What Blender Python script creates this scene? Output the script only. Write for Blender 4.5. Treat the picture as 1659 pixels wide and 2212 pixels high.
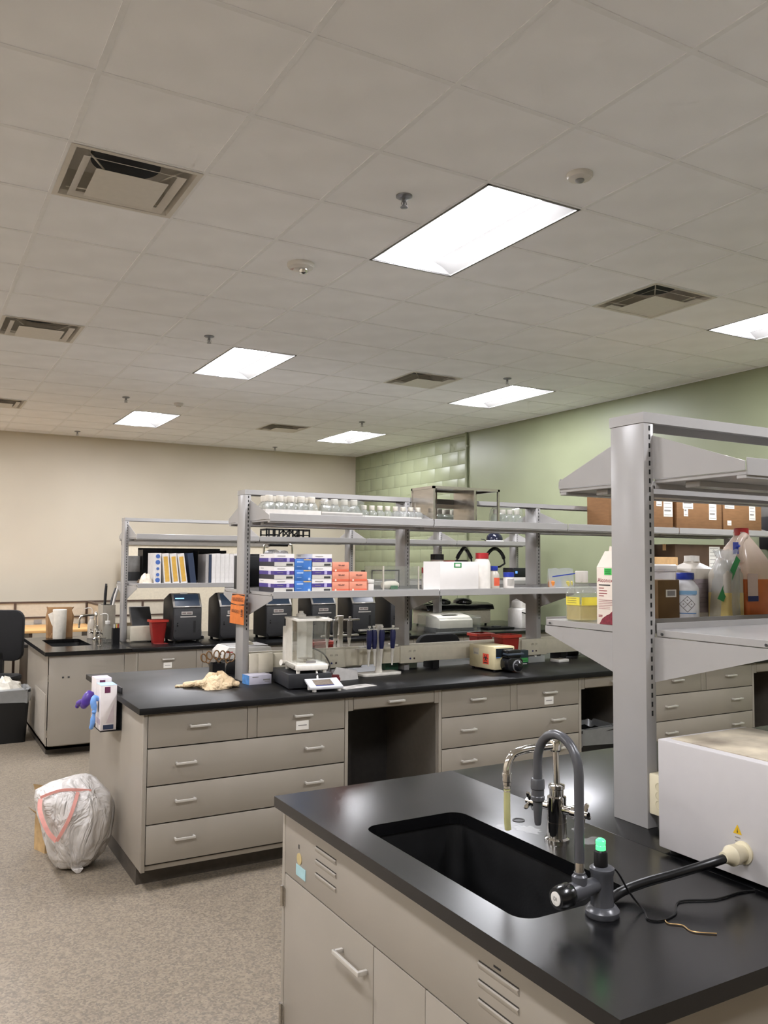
import bpy, bmesh, math, random
from mathutils import Vector, Matrix
random.seed(7)
PI = math.pi
for o in list(bpy.data.objects):
    bpy.data.objects.remove(o, do_unlink=True)
S = bpy.context.scene
C = S.collection

# ------------------------------------------------------------------ camera
FPX, YAW, PITCH, ROLL = 1808.3, 0.518495, 0.0572866, 0.00653754
EYE = Vector((0, 0, 1.66))
fwd = Vector((math.sin(YAW)*math.cos(PITCH), math.cos(YAW)*math.cos(PITCH), math.sin(PITCH)))
rgt = Vector((math.cos(YAW), -math.sin(YAW), 0)); up = rgt.cross(fwd)
rgt, up = rgt*math.cos(ROLL)+up*math.sin(ROLL), up*math.cos(ROLL)-rgt*math.sin(ROLL)
cam = bpy.data.objects.new('camera', bpy.data.cameras.new('camera')); C.objects.link(cam)
cam.matrix_world = Matrix(((rgt.x, up.x, -fwd.x, EYE.x), (rgt.y, up.y, -fwd.y, EYE.y), (rgt.z, up.z, -fwd.z, EYE.z), (0, 0, 0, 1)))
cam.data.sensor_fit = 'VERTICAL'; cam.data.sensor_height = 36.0; cam.data.sensor_width = 27.0
cam.data.lens = 36.0*FPX/2212.0; cam.data.clip_start = 0.05; cam.data.clip_end = 60
S.camera = cam

# ------------------------------------------------------------------ world, exposure, lamp strength
w = bpy.data.worlds.new('world'); S.world = w; w.use_nodes = True
w.node_tree.nodes['Background'].inputs[0].default_value = (0.9, 0.88, 0.84, 1)
w.node_tree.nodes['Background'].inputs[1].default_value = 0.02
vs = S.view_settings
vs.view_transform = 'Standard'; vs.look = 'None'; vs.gamma = 1; vs.use_curve_mapping = False
vs.exposure = 1.06
cy = S.cycles
cy.use_adaptive_sampling = True; cy.adaptive_threshold = .08; cy.adaptive_min_samples = 12
cy.use_denoising = True; cy.max_bounces = 10; cy.diffuse_bounces = 8; cy.glossy_bounces = 2; cy.transmission_bounces = 2; cy.transparent_max_bounces = 10
cy.caustics_reflective = False; cy.caustics_refractive = False; cy.blur_glossy = 1.0; cy.sample_clamp_indirect = 4.0
LAMP_STRENGTH = 34.0
LAMP_COLOUR = (1.0, 1.0, 1.06)

# ------------------------------------------------------------------ helpers
def lin(c):
    if isinstance(c, str):
        c = [int(c[i:i+2], 16)/255 for i in (0, 2, 4)]
    return tuple((x/12.92 if x <= .04045 else ((x+.055)/1.055)**2.4) for x in c)

MATS = {}
def M(name, col='808080', rough=.5, metal=0, var=.05, scale=30, bump=0, bscale=150, spec=.5, coat=0, emit=0, ecol=None, stretch=None):
    if name in MATS: return MATS[name]
    m = bpy.data.materials.new(name); m.use_nodes = True; nt = m.node_tree; N = nt.nodes; L = nt.links
    b = N['Principled BSDF']; c = lin(col)
    tc = N.new('ShaderNodeTexCoord'); src = tc.outputs['Object']
    if stretch:
        mp = N.new('ShaderNodeMapping'); mp.inputs['Scale'].default_value = stretch; L.new(src, mp.inputs['Vector']); src = mp.outputs['Vector']
    nz = N.new('ShaderNodeTexNoise'); nz.inputs['Scale'].default_value = scale; nz.inputs['Detail'].default_value = 1
    L.new(src, nz.inputs['Vector'])
    r = N.new('ShaderNodeValToRGB'); r.color_ramp.elements[0].position = .3; r.color_ramp.elements[1].position = .7
    r.color_ramp.elements[0].color = (*[x*(1-var) for x in c], 1); r.color_ramp.elements[1].color = (*[min(1, x*(1+var)) for x in c], 1)
    L.new(nz.outputs['Fac'], r.inputs['Fac']); L.new(r.outputs['Color'], b.inputs['Base Color'])
    b.inputs['Roughness'].default_value = rough; b.inputs['Metallic'].default_value = metal
    b.inputs['Specular IOR Level'].default_value = spec; b.inputs['Coat Weight'].default_value = coat
    if bump:
        n2 = N.new('ShaderNodeTexNoise'); n2.inputs['Scale'].default_value = bscale; n2.inputs['Detail'].default_value = 1; L.new(src, n2.inputs['Vector'])
        bp = N.new('ShaderNodeBump'); bp.inputs['Strength'].default_value = bump; bp.inputs['Distance'].default_value = .002
        L.new(n2.outputs['Fac'], bp.inputs['Height']); L.new(bp.outputs['Normal'], b.inputs['Normal'])
    if emit:
        b.inputs['Emission Color'].default_value = (*(ecol or c), 1); b.inputs['Emission Strength'].default_value = emit
    MATS[name] = m; return m

def clear_mat(name, tint=(.92, .94, .93), density=.12, gloss_rough=.05, body='d8dcd8'):
    """thin clear plastic / glass sheet: mostly transparent, fresnel gloss, a little haze"""
    if name in MATS: return MATS[name]
    m = bpy.data.materials.new(name); m.use_nodes = True; nt = m.node_tree; N = nt.nodes; L = nt.links
    N.remove(N['Principled BSDF']); out = N['Material Output']
    tr = N.new('ShaderNodeBsdfTransparent'); tr.inputs[0].default_value = (*tint, 1)
    gl = N.new('ShaderNodeBsdfGlossy'); gl.inputs['Roughness'].default_value = gloss_rough
    df = N.new('ShaderNodeBsdfDiffuse')
    nz = N.new('ShaderNodeTexNoise'); nz.inputs['Scale'].default_value = 25
    tc = N.new('ShaderNodeTexCoord'); L.new(tc.outputs['Object'], nz.inputs['Vector'])
    rp = N.new('ShaderNodeValToRGB'); c = lin(body); rp.color_ramp.elements[0].color = (*[x*.85 for x in c], 1); rp.color_ramp.elements[1].color = (*c, 1)
    L.new(nz.outputs['Fac'], rp.inputs['Fac']); L.new(rp.outputs['Color'], df.inputs['Color'])
    m1 = N.new('ShaderNodeMixShader'); m1.inputs[0].default_value = density; L.new(tr.outputs[0], m1.inputs[1]); L.new(df.outputs[0], m1.inputs[2])
    lw = N.new('ShaderNodeLayerWeight'); lw.inputs['Blend'].default_value = .5
    pw = N.new('ShaderNodeMath'); pw.operation = 'POWER'; pw.inputs[1].default_value = 4; L.new(lw.outputs['Facing'], pw.inputs[0])
    fr = N.new('ShaderNodeMapRange'); fr.inputs['To Min'].default_value = .04; fr.inputs['To Max'].default_value = .6; L.new(pw.outputs[0], fr.inputs['Value'])
    m2 = N.new('ShaderNodeMixShader'); L.new(fr.outputs[0], m2.inputs[0]); L.new(m1.outputs[0], m2.inputs[1]); L.new(gl.outputs[0], m2.inputs[2])
    L.new(m2.outputs[0], out.inputs['Surface'])
    MATS[name] = m; return m

class MB:
    def __init__(s): s.v = []; s.f = []; s.m = []
    def add(s, vs, fs, mi=0):
        n = len(s.v); s.v += [tuple(v) for v in vs]
        for f in fs: s.f.append([i+n for i in f]); s.m.append(mi)
        return s
    def box(s, x0, x1, y0, y1, z0, z1, mi=0):
        return s.add([(x0, y0, z0), (x1, y0, z0), (x1, y1, z0), (x0, y1, z0), (x0, y0, z1), (x1, y0, z1), (x1, y1, z1), (x0, y1, z1)],
                     [(3, 2, 1, 0), (4, 5, 6, 7), (0, 1, 5, 4), (1, 2, 6, 5), (2, 3, 7, 6), (3, 0, 4, 7)], mi)
    def prism(s, poly, axis, a0, a1, mi=0):
        f = {'x': lambda p, a: (a, p[0], p[1]), 'y': lambda p, a: (p[0], a, p[1]), 'z': lambda p, a: (p[0], p[1], a)}[axis]
        n = len(poly); vs = [f(p, a0) for p in poly]+[f(p, a1) for p in poly]
        return s.add(vs, [list(range(n))[::-1], list(range(n, 2*n))]+[(i, (i+1) % n, (i+1) % n+n, i+n) for i in range(n)], mi)
    def lathe(s, prof, n=20, c=(0, 0, 0), axis='z', mi=0, sx=1, sy=1):
        vs = []; fs = []
        for r, z in prof:
            for k in range(n):
                a = 2*PI*k/n; p = (r*math.cos(a)*sx, r*math.sin(a)*sy, z)
                if axis == 'x': p = (p[2], p[0], p[1])
                if axis == 'y': p = (p[1], p[2], p[0])
                if axis == '-x': p = (-p[2], -p[0], p[1])
                if axis == '-y': p = (-p[1], -p[2], p[0])
                vs.append((p[0]+c[0], p[1]+c[1], p[2]+c[2]))
        for j in range(len(prof)-1):
            for k in range(n):
                fs.append((j*n+k, j*n+(k+1) % n, (j+1)*n+(k+1) % n, (j+1)*n+k))
        if prof[0][0] > 1e-6: fs.append(tuple(range(n))[::-1])
        if prof[-1][0] > 1e-6: fs.append(tuple(range((len(prof)-1)*n, len(prof)*n)))
        return s.add(vs, fs, mi)
    def tube(s, pts, r, n=10, mi=0):
        pts = [Vector(p) for p in pts]; rr = r if isinstance(r, (list, tuple)) else [r]*len(pts)
        vs = []; fs = []; t0 = (pts[1]-pts[0]).normalized()
        nrm = t0.orthogonal().normalized()
        for i, p in enumerate(pts):
            t = ((pts[min(i+1, len(pts)-1)]-pts[max(i-1, 0)])).normalized()
            nrm = (nrm-t*nrm.dot(t)).normalized(); b = t.cross(nrm)
            for k in range(n):
                a = 2*PI*k/n; vs.append(p+(nrm*math.cos(a)+b*math.sin(a))*rr[i])
        for i in range(len(pts)-1):
            for k in range(n): fs.append((i*n+k, i*n+(k+1) % n, (i+1)*n+(k+1) % n, (i+1)*n+k))
        fs.append(tuple(range(n))[::-1]); fs.append(tuple(range((len(pts)-1)*n, len(pts)*n)))
        return s.add(vs, fs, mi)
    def rot(s, mat, start=0):
        for i in range(start, len(s.v)): s.v[i] = tuple(mat @ Vector(s.v[i]))
        return s
    def obj(s, name, mats, parent=None, bevel=0, seg=2, loc=(0, 0, 0), rz=0, smooth=35, sub=0):
        me = bpy.data.meshes.new(name); me.from_pydata(s.v, [], s.f)
        if not isinstance(mats, (list, tuple)): mats = [mats]
        for m in mats: me.materials.append(m)
        for p, i in zip(me.polygons, s.m): p.material_index = i
        bm = bmesh.new(); bm.from_mesh(me)
        bmesh.ops.recalc_face_normals(bm, faces=bm.faces)
        if bevel:
            es = [e for e in bm.edges if len(e.link_faces) == 2 and e.calc_face_angle(0) > .6]
            bmesh.ops.bevel(bm, geom=es, offset=bevel, segments=seg, profile=.5, affect='EDGES', clamp_overlap=True)
        bm.to_mesh(me); bm.free()
        if smooth:
            for p in me.polygons: p.use_smooth = True
            me.set_sharp_from_angle(angle=math.radians(smooth))
        o = bpy.data.objects.new(name, me); C.objects.link(o); o.location = loc; o.rotation_euler = (0, 0, rz)
        if parent: o.parent = parent
        if sub:
            md = o.modifiers.new('smooth', 'SUBSURF'); md.levels = sub; md.render_levels = sub
        return o

def tag(o, label, cat, group=None):
    o['label'] = label; o['category'] = cat
    if group: o['group'] = group
    return o
def thing(name, label, cat, loc=(0, 0, 0), rz=0, group=None):
    o = bpy.data.objects.new(name, None); C.objects.link(o); o.location = loc; o.rotation_euler = (0, 0, rz); o.empty_display_size = .05
    return tag(o, label, cat, group)
def struct(o): o['kind'] = 'structure'; return o
def copy_tree(o, parent=None):
    c = o.copy(); C.objects.link(c); c.parent = parent
    for ch in list(o.children): copy_tree(ch, c)
    return c
def part(name, mat, parent, fn, **k):
    mb = MB(); fn(mb); return mb.obj(name, mat, parent, **k)
def pbox(name, mat, parent, x0, x1, y0, y1, z0, z1, bevel=0, **k):
    return MB().box(x0, x1, y0, y1, z0, z1).obj(name, mat, parent, bevel=bevel, **k)
def rrect(x0, x1, y0, y1, r, n=5):
    p = []
    for cx, cy, a0 in ((x1-r, y1-r, 0), (x0+r, y1-r, PI/2), (x0+r, y0+r, PI), (x1-r, y0+r, 1.5*PI)):
        for k in range(n+1):
            a = a0+k*PI/2/n; p.append((cx+r*math.cos(a), cy+r*math.sin(a)))
    return p
def smooth_path(pts, n=6):
    pts = [Vector(p) for p in pts]; P = [pts[0]]+pts+[pts[-1]]; out = []
    for i in range(1, len(P)-2):
        for k in range(n):
            t = k/n; a, b, c, d = P[i-1], P[i], P[i+1], P[i+2]
            out.append(.5*((2*b)+(c-a)*t+(2*a-5*b+4*c-d)*t*t+(3*b-a-3*c+d)*t**3))
    out.append(pts[-1]); return out
def text(s, size, mat, parent, loc, rot, name='printed_text', align='CENTER', sx=1):
    cu = bpy.data.curves.new(name, 'FONT'); cu.body = s; cu.size = size; cu.align_x = align; cu.align_y = 'CENTER'; cu.resolution_u = 2
    t = bpy.data.objects.new('tmp', cu); C.objects.link(t)
    dg = bpy.context.evaluated_depsgraph_get(); me = bpy.data.meshes.new_from_object(t.evaluated_get(dg))
    bpy.data.objects.remove(t, do_unlink=True); bpy.data.curves.remove(cu)
    me.materials.clear(); me.materials.append(mat)
    o = bpy.data.objects.new(name, me); C.objects.link(o); o.parent = parent; o.location = loc; o.rotation_euler = rot; o.scale = (sx, 1, 1)
    return o
FRONT = (PI/2, 0, 0)             # text facing -y
LEFT = (PI/2, 0, -PI/2)          # text facing -x
def inframe(x, y, z, m=60):
    d = Vector((x, y, z))-EYE; q = d.dot(fwd)
    if q < .1: return False
    px = 829.5+FPX*d.dot(rgt)/q; py = 1106-FPX*d.dot(up)/q
    return -m < px < 1659+m and -m < py < 2212+m

# ------------------------------------------------------------------ materials
tile_m = M('ceiling_tile', 'f4f6fa', .9, var=.03, scale=4)
grid_m = M('ceiling_grid', 'eceef1', .5, var=.02)
cream_m = M('cream_wall_paint', 'c2b9a7', .55, var=.02, scale=2)
green_m = M('green_wall_paint', '878d70', .42, var=.03, scale=2.5)
cab_m = M('cabinet_enamel', '958e83', .36, var=.02, scale=5, spec=.5)
cabin_m = M('cabinet_inside', '8d877b', .6, var=.05)
toe_m = M('toe_kick_vinyl', '4a443d', .5, var=.1)
gap_m = M('shadow_gap_black', '15130f', .8)
shelf_m = M('grey_powder_coat', 'a3a19f', .27, var=.02, scale=8)
slot_m = M('slot_black', '121212', .7)
alu_m = M('brushed_aluminium', 'd8d5ce', .3, .55, var=.06, scale=80, stretch=(1, 20, 20))
chrome_m = M('chrome', 'd8d6d2', .08, 1, var=.02)
steel_m = M('stainless_steel', 'c0bab0', .22, .9, var=.08, scale=10, stretch=(1, 1, 12))
white_m = M('white_plastic', 'd6d3cd', .38, var=.02)
cream_p = M('cream_plastic', 'd9d0b4', .42, var=.03)
offw_m = M('ivory_outlet', 'd6cfbb', .42, var=.03)
black_m = M('black_plastic', '0e0e10', .42, var=.12, spec=.3)
blackr_m = M('black_rubber', '0d0d0e', .32, var=.1, spec=.35)
dgrey_m = M('dark_grey_plastic', '3a3a3b', .45, var=.05)
dgrey2_m = M('charcoal_side', '1b1b1c', .5, var=.08)
red_m = M('red_plastic', '8e211d', .35, var=.08)
redd_m = M('orange_red_rim', 'b8372a', .4, var=.05)
card_m = M('cardboard', '87623f', .85, var=.08, scale=12, stretch=(1, 1, 6), bump=.1)
cardd_m = M('dark_cardboard', '4d3a29', .85, var=.12, scale=9)
paper_m = M('white_paper', 'e9e6df', .7, var=.02)
ink_m = M('black_ink', '2b2a2c', .7)
greyink_m = M('grey_ink', '8b8784', .7)
tan_m = M('maple_laminate', 'd3a569', .45, var=.1, scale=5, stretch=(1, 8, 8))
brownf_m = M('bronze_frame', '4a3a30', .45, var=.08)
blue_m = M('blue_cap', '21389c', .4, var=.05)
clear_m = clear_mat('clear_plastic', (.975, .98, .975), .05)
glass_m = clear_mat('clear_glass', (.985, .99, .985), .02, .02)
film_m = clear_mat('plastic_film', (.9, .92, .92), .35, .18, 'e4e6e6')
milk_m = clear_mat('milky_plastic', (.8, .79, .75), .7, .3, 'ded6c8')

def worktop_material(name='epoxy_resin', r0=.19, r1=.27, spec=.5):
    m = bpy.data.materials.new(name); m.use_nodes = True; N = m.node_tree.nodes; L = m.node_tree.links; b = N['Principled BSDF']
    tc = N.new('ShaderNodeTexCoord'); nz = N.new('ShaderNodeTexNoise'); nz.inputs['Scale'].default_value = 3.2; nz.inputs['Detail'].default_value = 6
    L.new(tc.outputs['Object'], nz.inputs['Vector'])
    r = N.new('ShaderNodeValToRGB'); r.color_ramp.elements[0].color = (*lin('0a0a0b'), 1); r.color_ramp.elements[1].color = (*lin('111112'), 1)
    L.new(nz.outputs['Fac'], r.inputs['Fac']); L.new(r.outputs['Color'], b.inputs['Base Color'])
    r2 = N.new('ShaderNodeMapRange'); r2.inputs['To Min'].default_value = r0; r2.inputs['To Max'].default_value = r1; L.new(nz.outputs['Fac'], r2.inputs['Value']); L.new(r2.outputs['Result'], b.inputs['Roughness'])
    n2 = N.new('ShaderNodeTexNoise'); n2.inputs['Scale'].default_value = 90; L.new(tc.outputs['Object'], n2.inputs['Vector'])
    bp = N.new('ShaderNodeBump'); bp.inputs['Strength'].default_value = .05; bp.inputs['Distance'].default_value = .001; L.new(n2.outputs['Fac'], bp.inputs['Height']); L.new(bp.outputs['Normal'], b.inputs['Normal'])
    b.inputs['Specular IOR Level'].default_value = spec
    return m
top_m = worktop_material()
top_mid_m = worktop_material('epoxy_resin_worn', .36, .46, .3)
def floor_material():
    m = bpy.data.materials.new('speckled_vinyl'); m.use_nodes = True; N = m.node_tree.nodes; L = m.node_tree.links; b = N['Principled BSDF']
    tc = N.new('ShaderNodeTexCoord'); v = N.new('ShaderNodeTexVoronoi'); v.inputs['Scale'].default_value = 120; L.new(tc.outputs['Object'], v.inputs['Vector'])
    r = N.new('ShaderNodeValToRGB'); cr = r.color_ramp
    cr.elements[0].color = (*lin('71675a'), 1); cr.elements[1].color = (*lin('8d8271'), 1)
    e = cr.elements.new(.5); e.color = (*lin('7f7465'), 1); e = cr.elements.new(.12); e.color = (*lin('6d655b'), 1)
    sp = N.new('ShaderNodeSeparateColor'); L.new(v.outputs['Color'], sp.inputs['Color']); L.new(sp.outputs[0], r.inputs['Fac'])
    nz = N.new('ShaderNodeTexNoise'); nz.inputs['Scale'].default_value = 14; nz.inputs['Detail'].default_value = 4; L.new(tc.outputs['Object'], nz.inputs['Vector'])
    mr = N.new('ShaderNodeMapRange'); mr.inputs['To Min'].default_value = .88; mr.inputs['To Max'].default_value = 1.1; L.new(nz.outputs['Fac'], mr.inputs['Value'])
    mx = N.new('ShaderNodeVectorMath'); mx.operation = 'SCALE'; L.new(r.outputs['Color'], mx.inputs[0]); L.new(mr.outputs['Result'], mx.inputs['Scale'])
    L.new(mx.outputs[0], b.inputs['Base Color']); b.inputs['Roughness'].default_value = .5; b.inputs['Specular IOR Level'].default_value = .3
    return m
floor_m = floor_material()

# ------------------------------------------------------------------ room shell
T = .6096; X0 = .573; Y0 = 2.598; CZ = 3.496
XL = X0-8*T; XR = 6.95; YF = Y0-11*T; YB = 13.2
struct(pbox('floor', floor_m, None, XL, XR, YF, YB, -.05, 0))
struct(pbox('wall_back', cream_m, None, XL-.1, XR+.1, YB, YB+.1, 0, CZ+.2))
wall_right = struct(pbox('wall_right', green_m, None, XR, XR+.1, YF, YB, 0, CZ+.2))
struct(pbox('wall_left', cream_m, None, XL-.1, XL, YF, YB, 0, CZ+.2))
struct(pbox('wall_front', cream_m, None, XL-.1, XR+.1, YF-.1, YF, 0, CZ+.2))
ceiling = struct(pbox('ceiling', gap_m, None, XL-.1, XR+.1, YF-.1, YB+.1, CZ+.2, CZ+.25))

LIGHTS = [(c, r) for c in (-7, -2, 3, 8) for r in (-5, 1, 7, 13)]  # leftmost column is out of view, added for more bounce light
VENTS = [(0, 2), (0, 7), (0, 13), (6, 2), (6, 7), (6, 13)]
taken = set()
for c, r in LIGHTS: taken |= {(c, r), (c, r+1)}
taken |= set(VENTS)
g = .012; tz0, tz1 = CZ+.004, CZ+.018
tile_mesh = None; rest = MB()
for c in range(-8, 11):
    for r in range(-11, 18):
        if (c, r) in taken: continue
        x0 = X0+c*T; y0 = Y0+r*T; x1 = min(x0+T, XR+.01); y1 = min(y0+T, YB+.01)
        vis = any(inframe(x, y, CZ, 20) for x in (x0, x1) for y in (y0, y1))
        full = x1-x0 > T-.001 and y1-y0 > T-.001
        if not vis: rest.box(x0+.002, x1-.002, y0+.002, y1-.002, tz0, tz1)
        elif full:
            if tile_mesh is None:
                o = pbox('ceiling_panel', tile_m, ceiling, .002, T-.002, .002, T-.002, 0, .015, bevel=.004, seg=1); tile_mesh = o.data
            else:
                o = bpy.data.objects.new('ceiling_panel', tile_mesh); C.objects.link(o); o.parent = ceiling
            o.location = (x0, y0, tz0+random.uniform(-.0012, .0012))
        else: pbox('ceiling_panel', tile_m, ceiling, x0+.002, x1-.002, y0+.002, y1-.002, tz0, tz1)
o = rest.obj('ceiling_panel_field', tile_m, ceiling); o['kind'] = 'stuff'
for c in range(-8, 11):
    x = X0+c*T
    if c in [q+0 for q in ()]: continue
    pbox('grid_bar', grid_m, ceiling, x-g, x+g, YF, YB, CZ, CZ+.006)
crossed = {}
for r in range(-11, 18):
    y = Y0+r*T; mb = MB()
    for c in range(-8, 11):
        if any(lc == c and r == lr+1 for lc, lr in LIGHTS): continue
        mb.box(X0+c*T+g, min(X0+(c+1)*T-g, XR), y-g, y+g, CZ+.0003, CZ+.006)
    mb.obj('grid_bar', grid_m, ceiling)
part('wall_angle', grid_m, ceiling, lambda m: m.box(XR-.02, XR, YF, YB, CZ-.001, CZ+.004).box(XL, XR, YB-.02, YB, CZ-.001, CZ+.004))

# block work on the far part of the green wall
block_mesh = None; YJ = 9.80; bl, bh = .4064, .2032
for k in range(18):
    z0 = k*bh; y = YJ-(bl/2 if k % 2 else 0)
    while y < YB-.01:
        a = max(y, YJ); b = min(y+bl, YB); y += bl
        z1 = min(z0+bh, CZ)
        if b-a < .05 or z1-z0 < .03: continue
        if b-a > bl-.001 and z1-z0 > bh-.001:
            if block_mesh is None:
                o = pbox('block', green_m, wall_right, -.012, 0, .001, bl-.001, .001, bh-.001, bevel=.0015, seg=2); block_mesh = o.data
            else:
                o = bpy.data.objects.new('block', block_mesh); C.objects.link(o); o.parent = wall_right
            o.location = (XR+random.uniform(-.0008, .0008), a, z0)
        else:
            pbox('block', green_m, wall_right, XR-.010, XR, a+.0015, b-.0015, z0+.0015, z1-.0015, bevel=.0025)

# ------------------------------------------------------------------ ceiling fixtures
refl_m = M('lamp_reflector_dimmed', '6c6b69', .45, var=.01)  # white reflectors coloured grey to hold down the lens glare
lens_m = M('lamp_lens', 'fffaf0', .5, var=.01, emit=LAMP_STRENGTH, ecol=LAMP_COLOUR)
where = {(3, 1): 'nearest recessed ceiling light, large and directly above the middle bench', (3, 7): 'second recessed ceiling light of the left row', (3, 13): 'farthest recessed ceiling light of the left row by the cream wall',
         (8, 1): 'recessed ceiling light cut by the right edge of the picture', (8, 7): 'recessed ceiling light in the middle of the row beside the green wall', (8, 13): 'farthest recessed ceiling light of the row beside the green wall'}
def ceiling_light(c, r):
    t = thing('ceiling_light', where.get((c, r), 'unseen recessed white ceiling light outside the picture'), 'ceiling light', (X0+(c+.5)*T, Y0+(r+1)*T, CZ), 0, 'recessed ceiling lights')
    hx, hy = T/2-.005, T-.005
    fr = MB()
    for a in (-1, 1):
        fr.box(min(a*hx, a*(hx-.014)), max(a*hx, a*(hx-.014)), -hy, hy, -.002, .012)
        fr.box(-hx, hx, min(a*hy, a*(hy-.014)), max(a*hy, a*(hy-.014)), -.002, .012)
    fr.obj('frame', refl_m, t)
    prof = [(hx-.012, .004)]+[(hx-.012-(hx-.16)*k/6, .004+.062*math.sin(k/6*PI/2)) for k in range(1, 7)]
    yl = hy-.02
    for a in (-1, 1):
        m = MB(); vs = []
        for x, z in prof: vs += [(a*x, -yl, z), (a*x, yl, z)]
        m.add(vs, [(2*k, 2*k+1, 2*k+3, 2*k+2) for k in range(len(prof)-1)])
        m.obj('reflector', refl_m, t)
    xe = prof[-1][0]; m = MB(); vs = []; n = 6
    for k in range(n+1):
        x = -xe+2*xe*k/n; z = .066-.069*math.cos((x/xe)*PI/2)
        vs += [(x, -yl, z), (x, yl, z)]
    m.add(vs, [(2*k, 2*k+1, 2*k+3, 2*k+2) for k in range(n)]); m.obj('lens', lens_m, t)
    for a in (-1, 1):
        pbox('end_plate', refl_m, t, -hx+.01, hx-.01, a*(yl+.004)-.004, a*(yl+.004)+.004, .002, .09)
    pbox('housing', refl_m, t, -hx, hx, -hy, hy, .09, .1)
for c, r in LIGHTS: ceiling_light(c, r)

vent_m = M('diffuser_white', 'd2cec6', .45, var=.02)
duct_m = M('duct_dark', '33383c', .6, var=.1)
vlab = {(0, 2): 'large square ceiling air diffuser nearest the camera on the left', (0, 7): 'square ceiling air diffuser at the left edge, second of its row', (0, 13): 'square ceiling air diffuser far left near the cream wall',
        (6, 2): 'square ceiling air diffuser at the right, before the cut-off light', (6, 7): 'square ceiling air diffuser in the middle of the right half', (6, 13): 'farthest square ceiling air diffuser near the green wall corner'}
def frustum(m, a0, z0, a1, z1):
    vs = [(-a0, -a0, z0), (a0, -a0, z0), (a0, a0, z0), (-a0, a0, z0), (-a1, -a1, z1), (a1, -a1, z1), (a1, a1, z1), (-a1, a1, z1)]
    m.add(vs, [(k, (k+1) % 4, (k+1) % 4+4, k+4) for k in range(4)])
def vent(c, r):
    t = thing('air_diffuser', vlab[c, r], 'air vent', (X0+(c+.5)*T, Y0+(r+.5)*T, CZ), 0, 'ceiling air diffusers')
    m = MB(); frustum(m, T/2-.004, -.002, T/2-.03, -.002); frustum(m, T/2-.03, -.002, T/2-.04, .02); frustum(m, T/2-.04, .02, T/2-.05, .13); m.obj('outer_frame', vent_m, t)
    m = MB().box(-.256, .256, -.256, .256, .13, .135); m.obj('backing_plate', vent_m, t)
    MB().lathe([(.165, .10), (.165, .1295)], 32).obj('neck', duct_m, t)
    for a0, a1, z0, z1 in ((.237, .205, -.014, -.002),):
        m = MB(); frustum(m, a0, z0, a1, z1); frustum(m, a0-.004, z0+.002, a1-.004, z1+.002); frustum(m, a0, z0, a0-.004, z0+.002)
        m.obj('louver_ring', vent_m, t)
    m = MB(); frustum(m, .168, -.03, .13, -.012); m.add([(-.168, -.168, -.03), (.168, -.168, -.03), (.168, .168, -.03), (-.168, .168, -.03)], [(0, 1, 2, 3)]); m.obj('core_plate', vent_m, t)
    for a in range(4):
        d = Vector((math.cos(a*PI/2+PI/4), math.sin(a*PI/2+PI/4), 0)); MB().tube([d*.17+Vector((0, 0, -.013)), d*.34+Vector((0, 0, .03))], .004, 6).obj('strut', vent_m, t)
for v in VENTS: vent(*v)

spk_m = M('sprinkler_grey', '8e9094', .35, .6, var=.05)
sl = ['ceiling fire sprinkler left of the nearest big light', 'ceiling fire sprinkler behind the second light of the left row', 'ceiling fire sprinkler behind the farthest left light', 'ceiling fire sprinkler close to the cream wall on the left',
      'ceiling fire sprinkler behind the middle light of the green wall row', 'ceiling fire sprinkler behind the farthest light of the green wall row', 'ceiling fire sprinkler in the far corner near both walls']
for (x, y), lab in zip(((2.13, 3.549), (2.121, 6.654), (2.129, 9.7), (2.11, 12.7), (5.218, 6.65), (5.237, 9.787), (5.205, 12.745)), sl):
    t = thing('fire_sprinkler', lab, 'sprinkler', (x, y, CZ+.004), 0, 'ceiling fire sprinklers')
    MB().lathe([(.042, 0), (.042, -.006), (.03, -.012), (.014, -.014)], 20).obj('escutcheon', spk_m, t)
    MB().lathe([(.011, -.012), (.011, -.03), (.006, -.034), (.006, -.05)], 12).obj('body', spk_m, t)
    MB().tube([(.011, 0, -.028), (.016, 0, -.042), (.004, 0, -.058)], .0022, 6).tube([(-.011, 0, -.028), (-.016, 0, -.042), (-.004, 0, -.058)], .0022, 6).obj('frame_arm', spk_m, t)
    MB().lathe([(.002, -.056), (.019, -.058), (.019, -.061), (.004, -.063)], 16).obj('deflector', spk_m, t)
t = thing('fire_strobe', 'round white ceiling fire alarm strobe with red lettering', 'fire alarm', (2.082, 4.716, CZ+.004))
MB().lathe([(.085, 0), (.085, -.014), (.078, -.024), (.05, -.032), (.045, -.034)], 32).obj('base', white_m, t)
MB().lathe([(.03, -.03), (.03, -.045), (.022, -.06), (.0, -.064)], 20, c=(.012, -.012, 0)).obj('lens', chrome_m, t)
MB().box(.03, .06, .02, .036, -.034, -.028).obj('sounder_slot', ink_m, t)
text('FIRE', .03, M('fire_red', 'a3302c', .5), t, (-.045, .012, -.0335), (PI, 0, PI/2+.35))
t = thing('occupancy_sensor', 'round white ceiling occupancy sensor with grey lens right of the big light', 'sensor', (2.726, 2.919, CZ+.004))
MB().lathe([(.062, 0), (.062, -.012), (.055, -.022), (.03, -.028)], 32).obj('base', white_m, t)
MB().lathe([(.022, -.024), (.021, -.034), (.012, -.042), (0, -.044)], 20).obj('lens', M('sensor_lens_grey', '8f9191', .35), t)
t = thing('smoke_detector', 'small white smoke detector behind the farthest left light', 'smoke detector', (2.755, 9.761, CZ+.004))
MB().lathe([(.055, 0), (.055, -.015), (.04, -.03), (.012, -.034)], 24).obj('base', white_m, t)
MB().lathe([(.03, -.03), (.028, -.042), (.0, -.045)], 20).obj('sensing_chamber', white_m, t)
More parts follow.
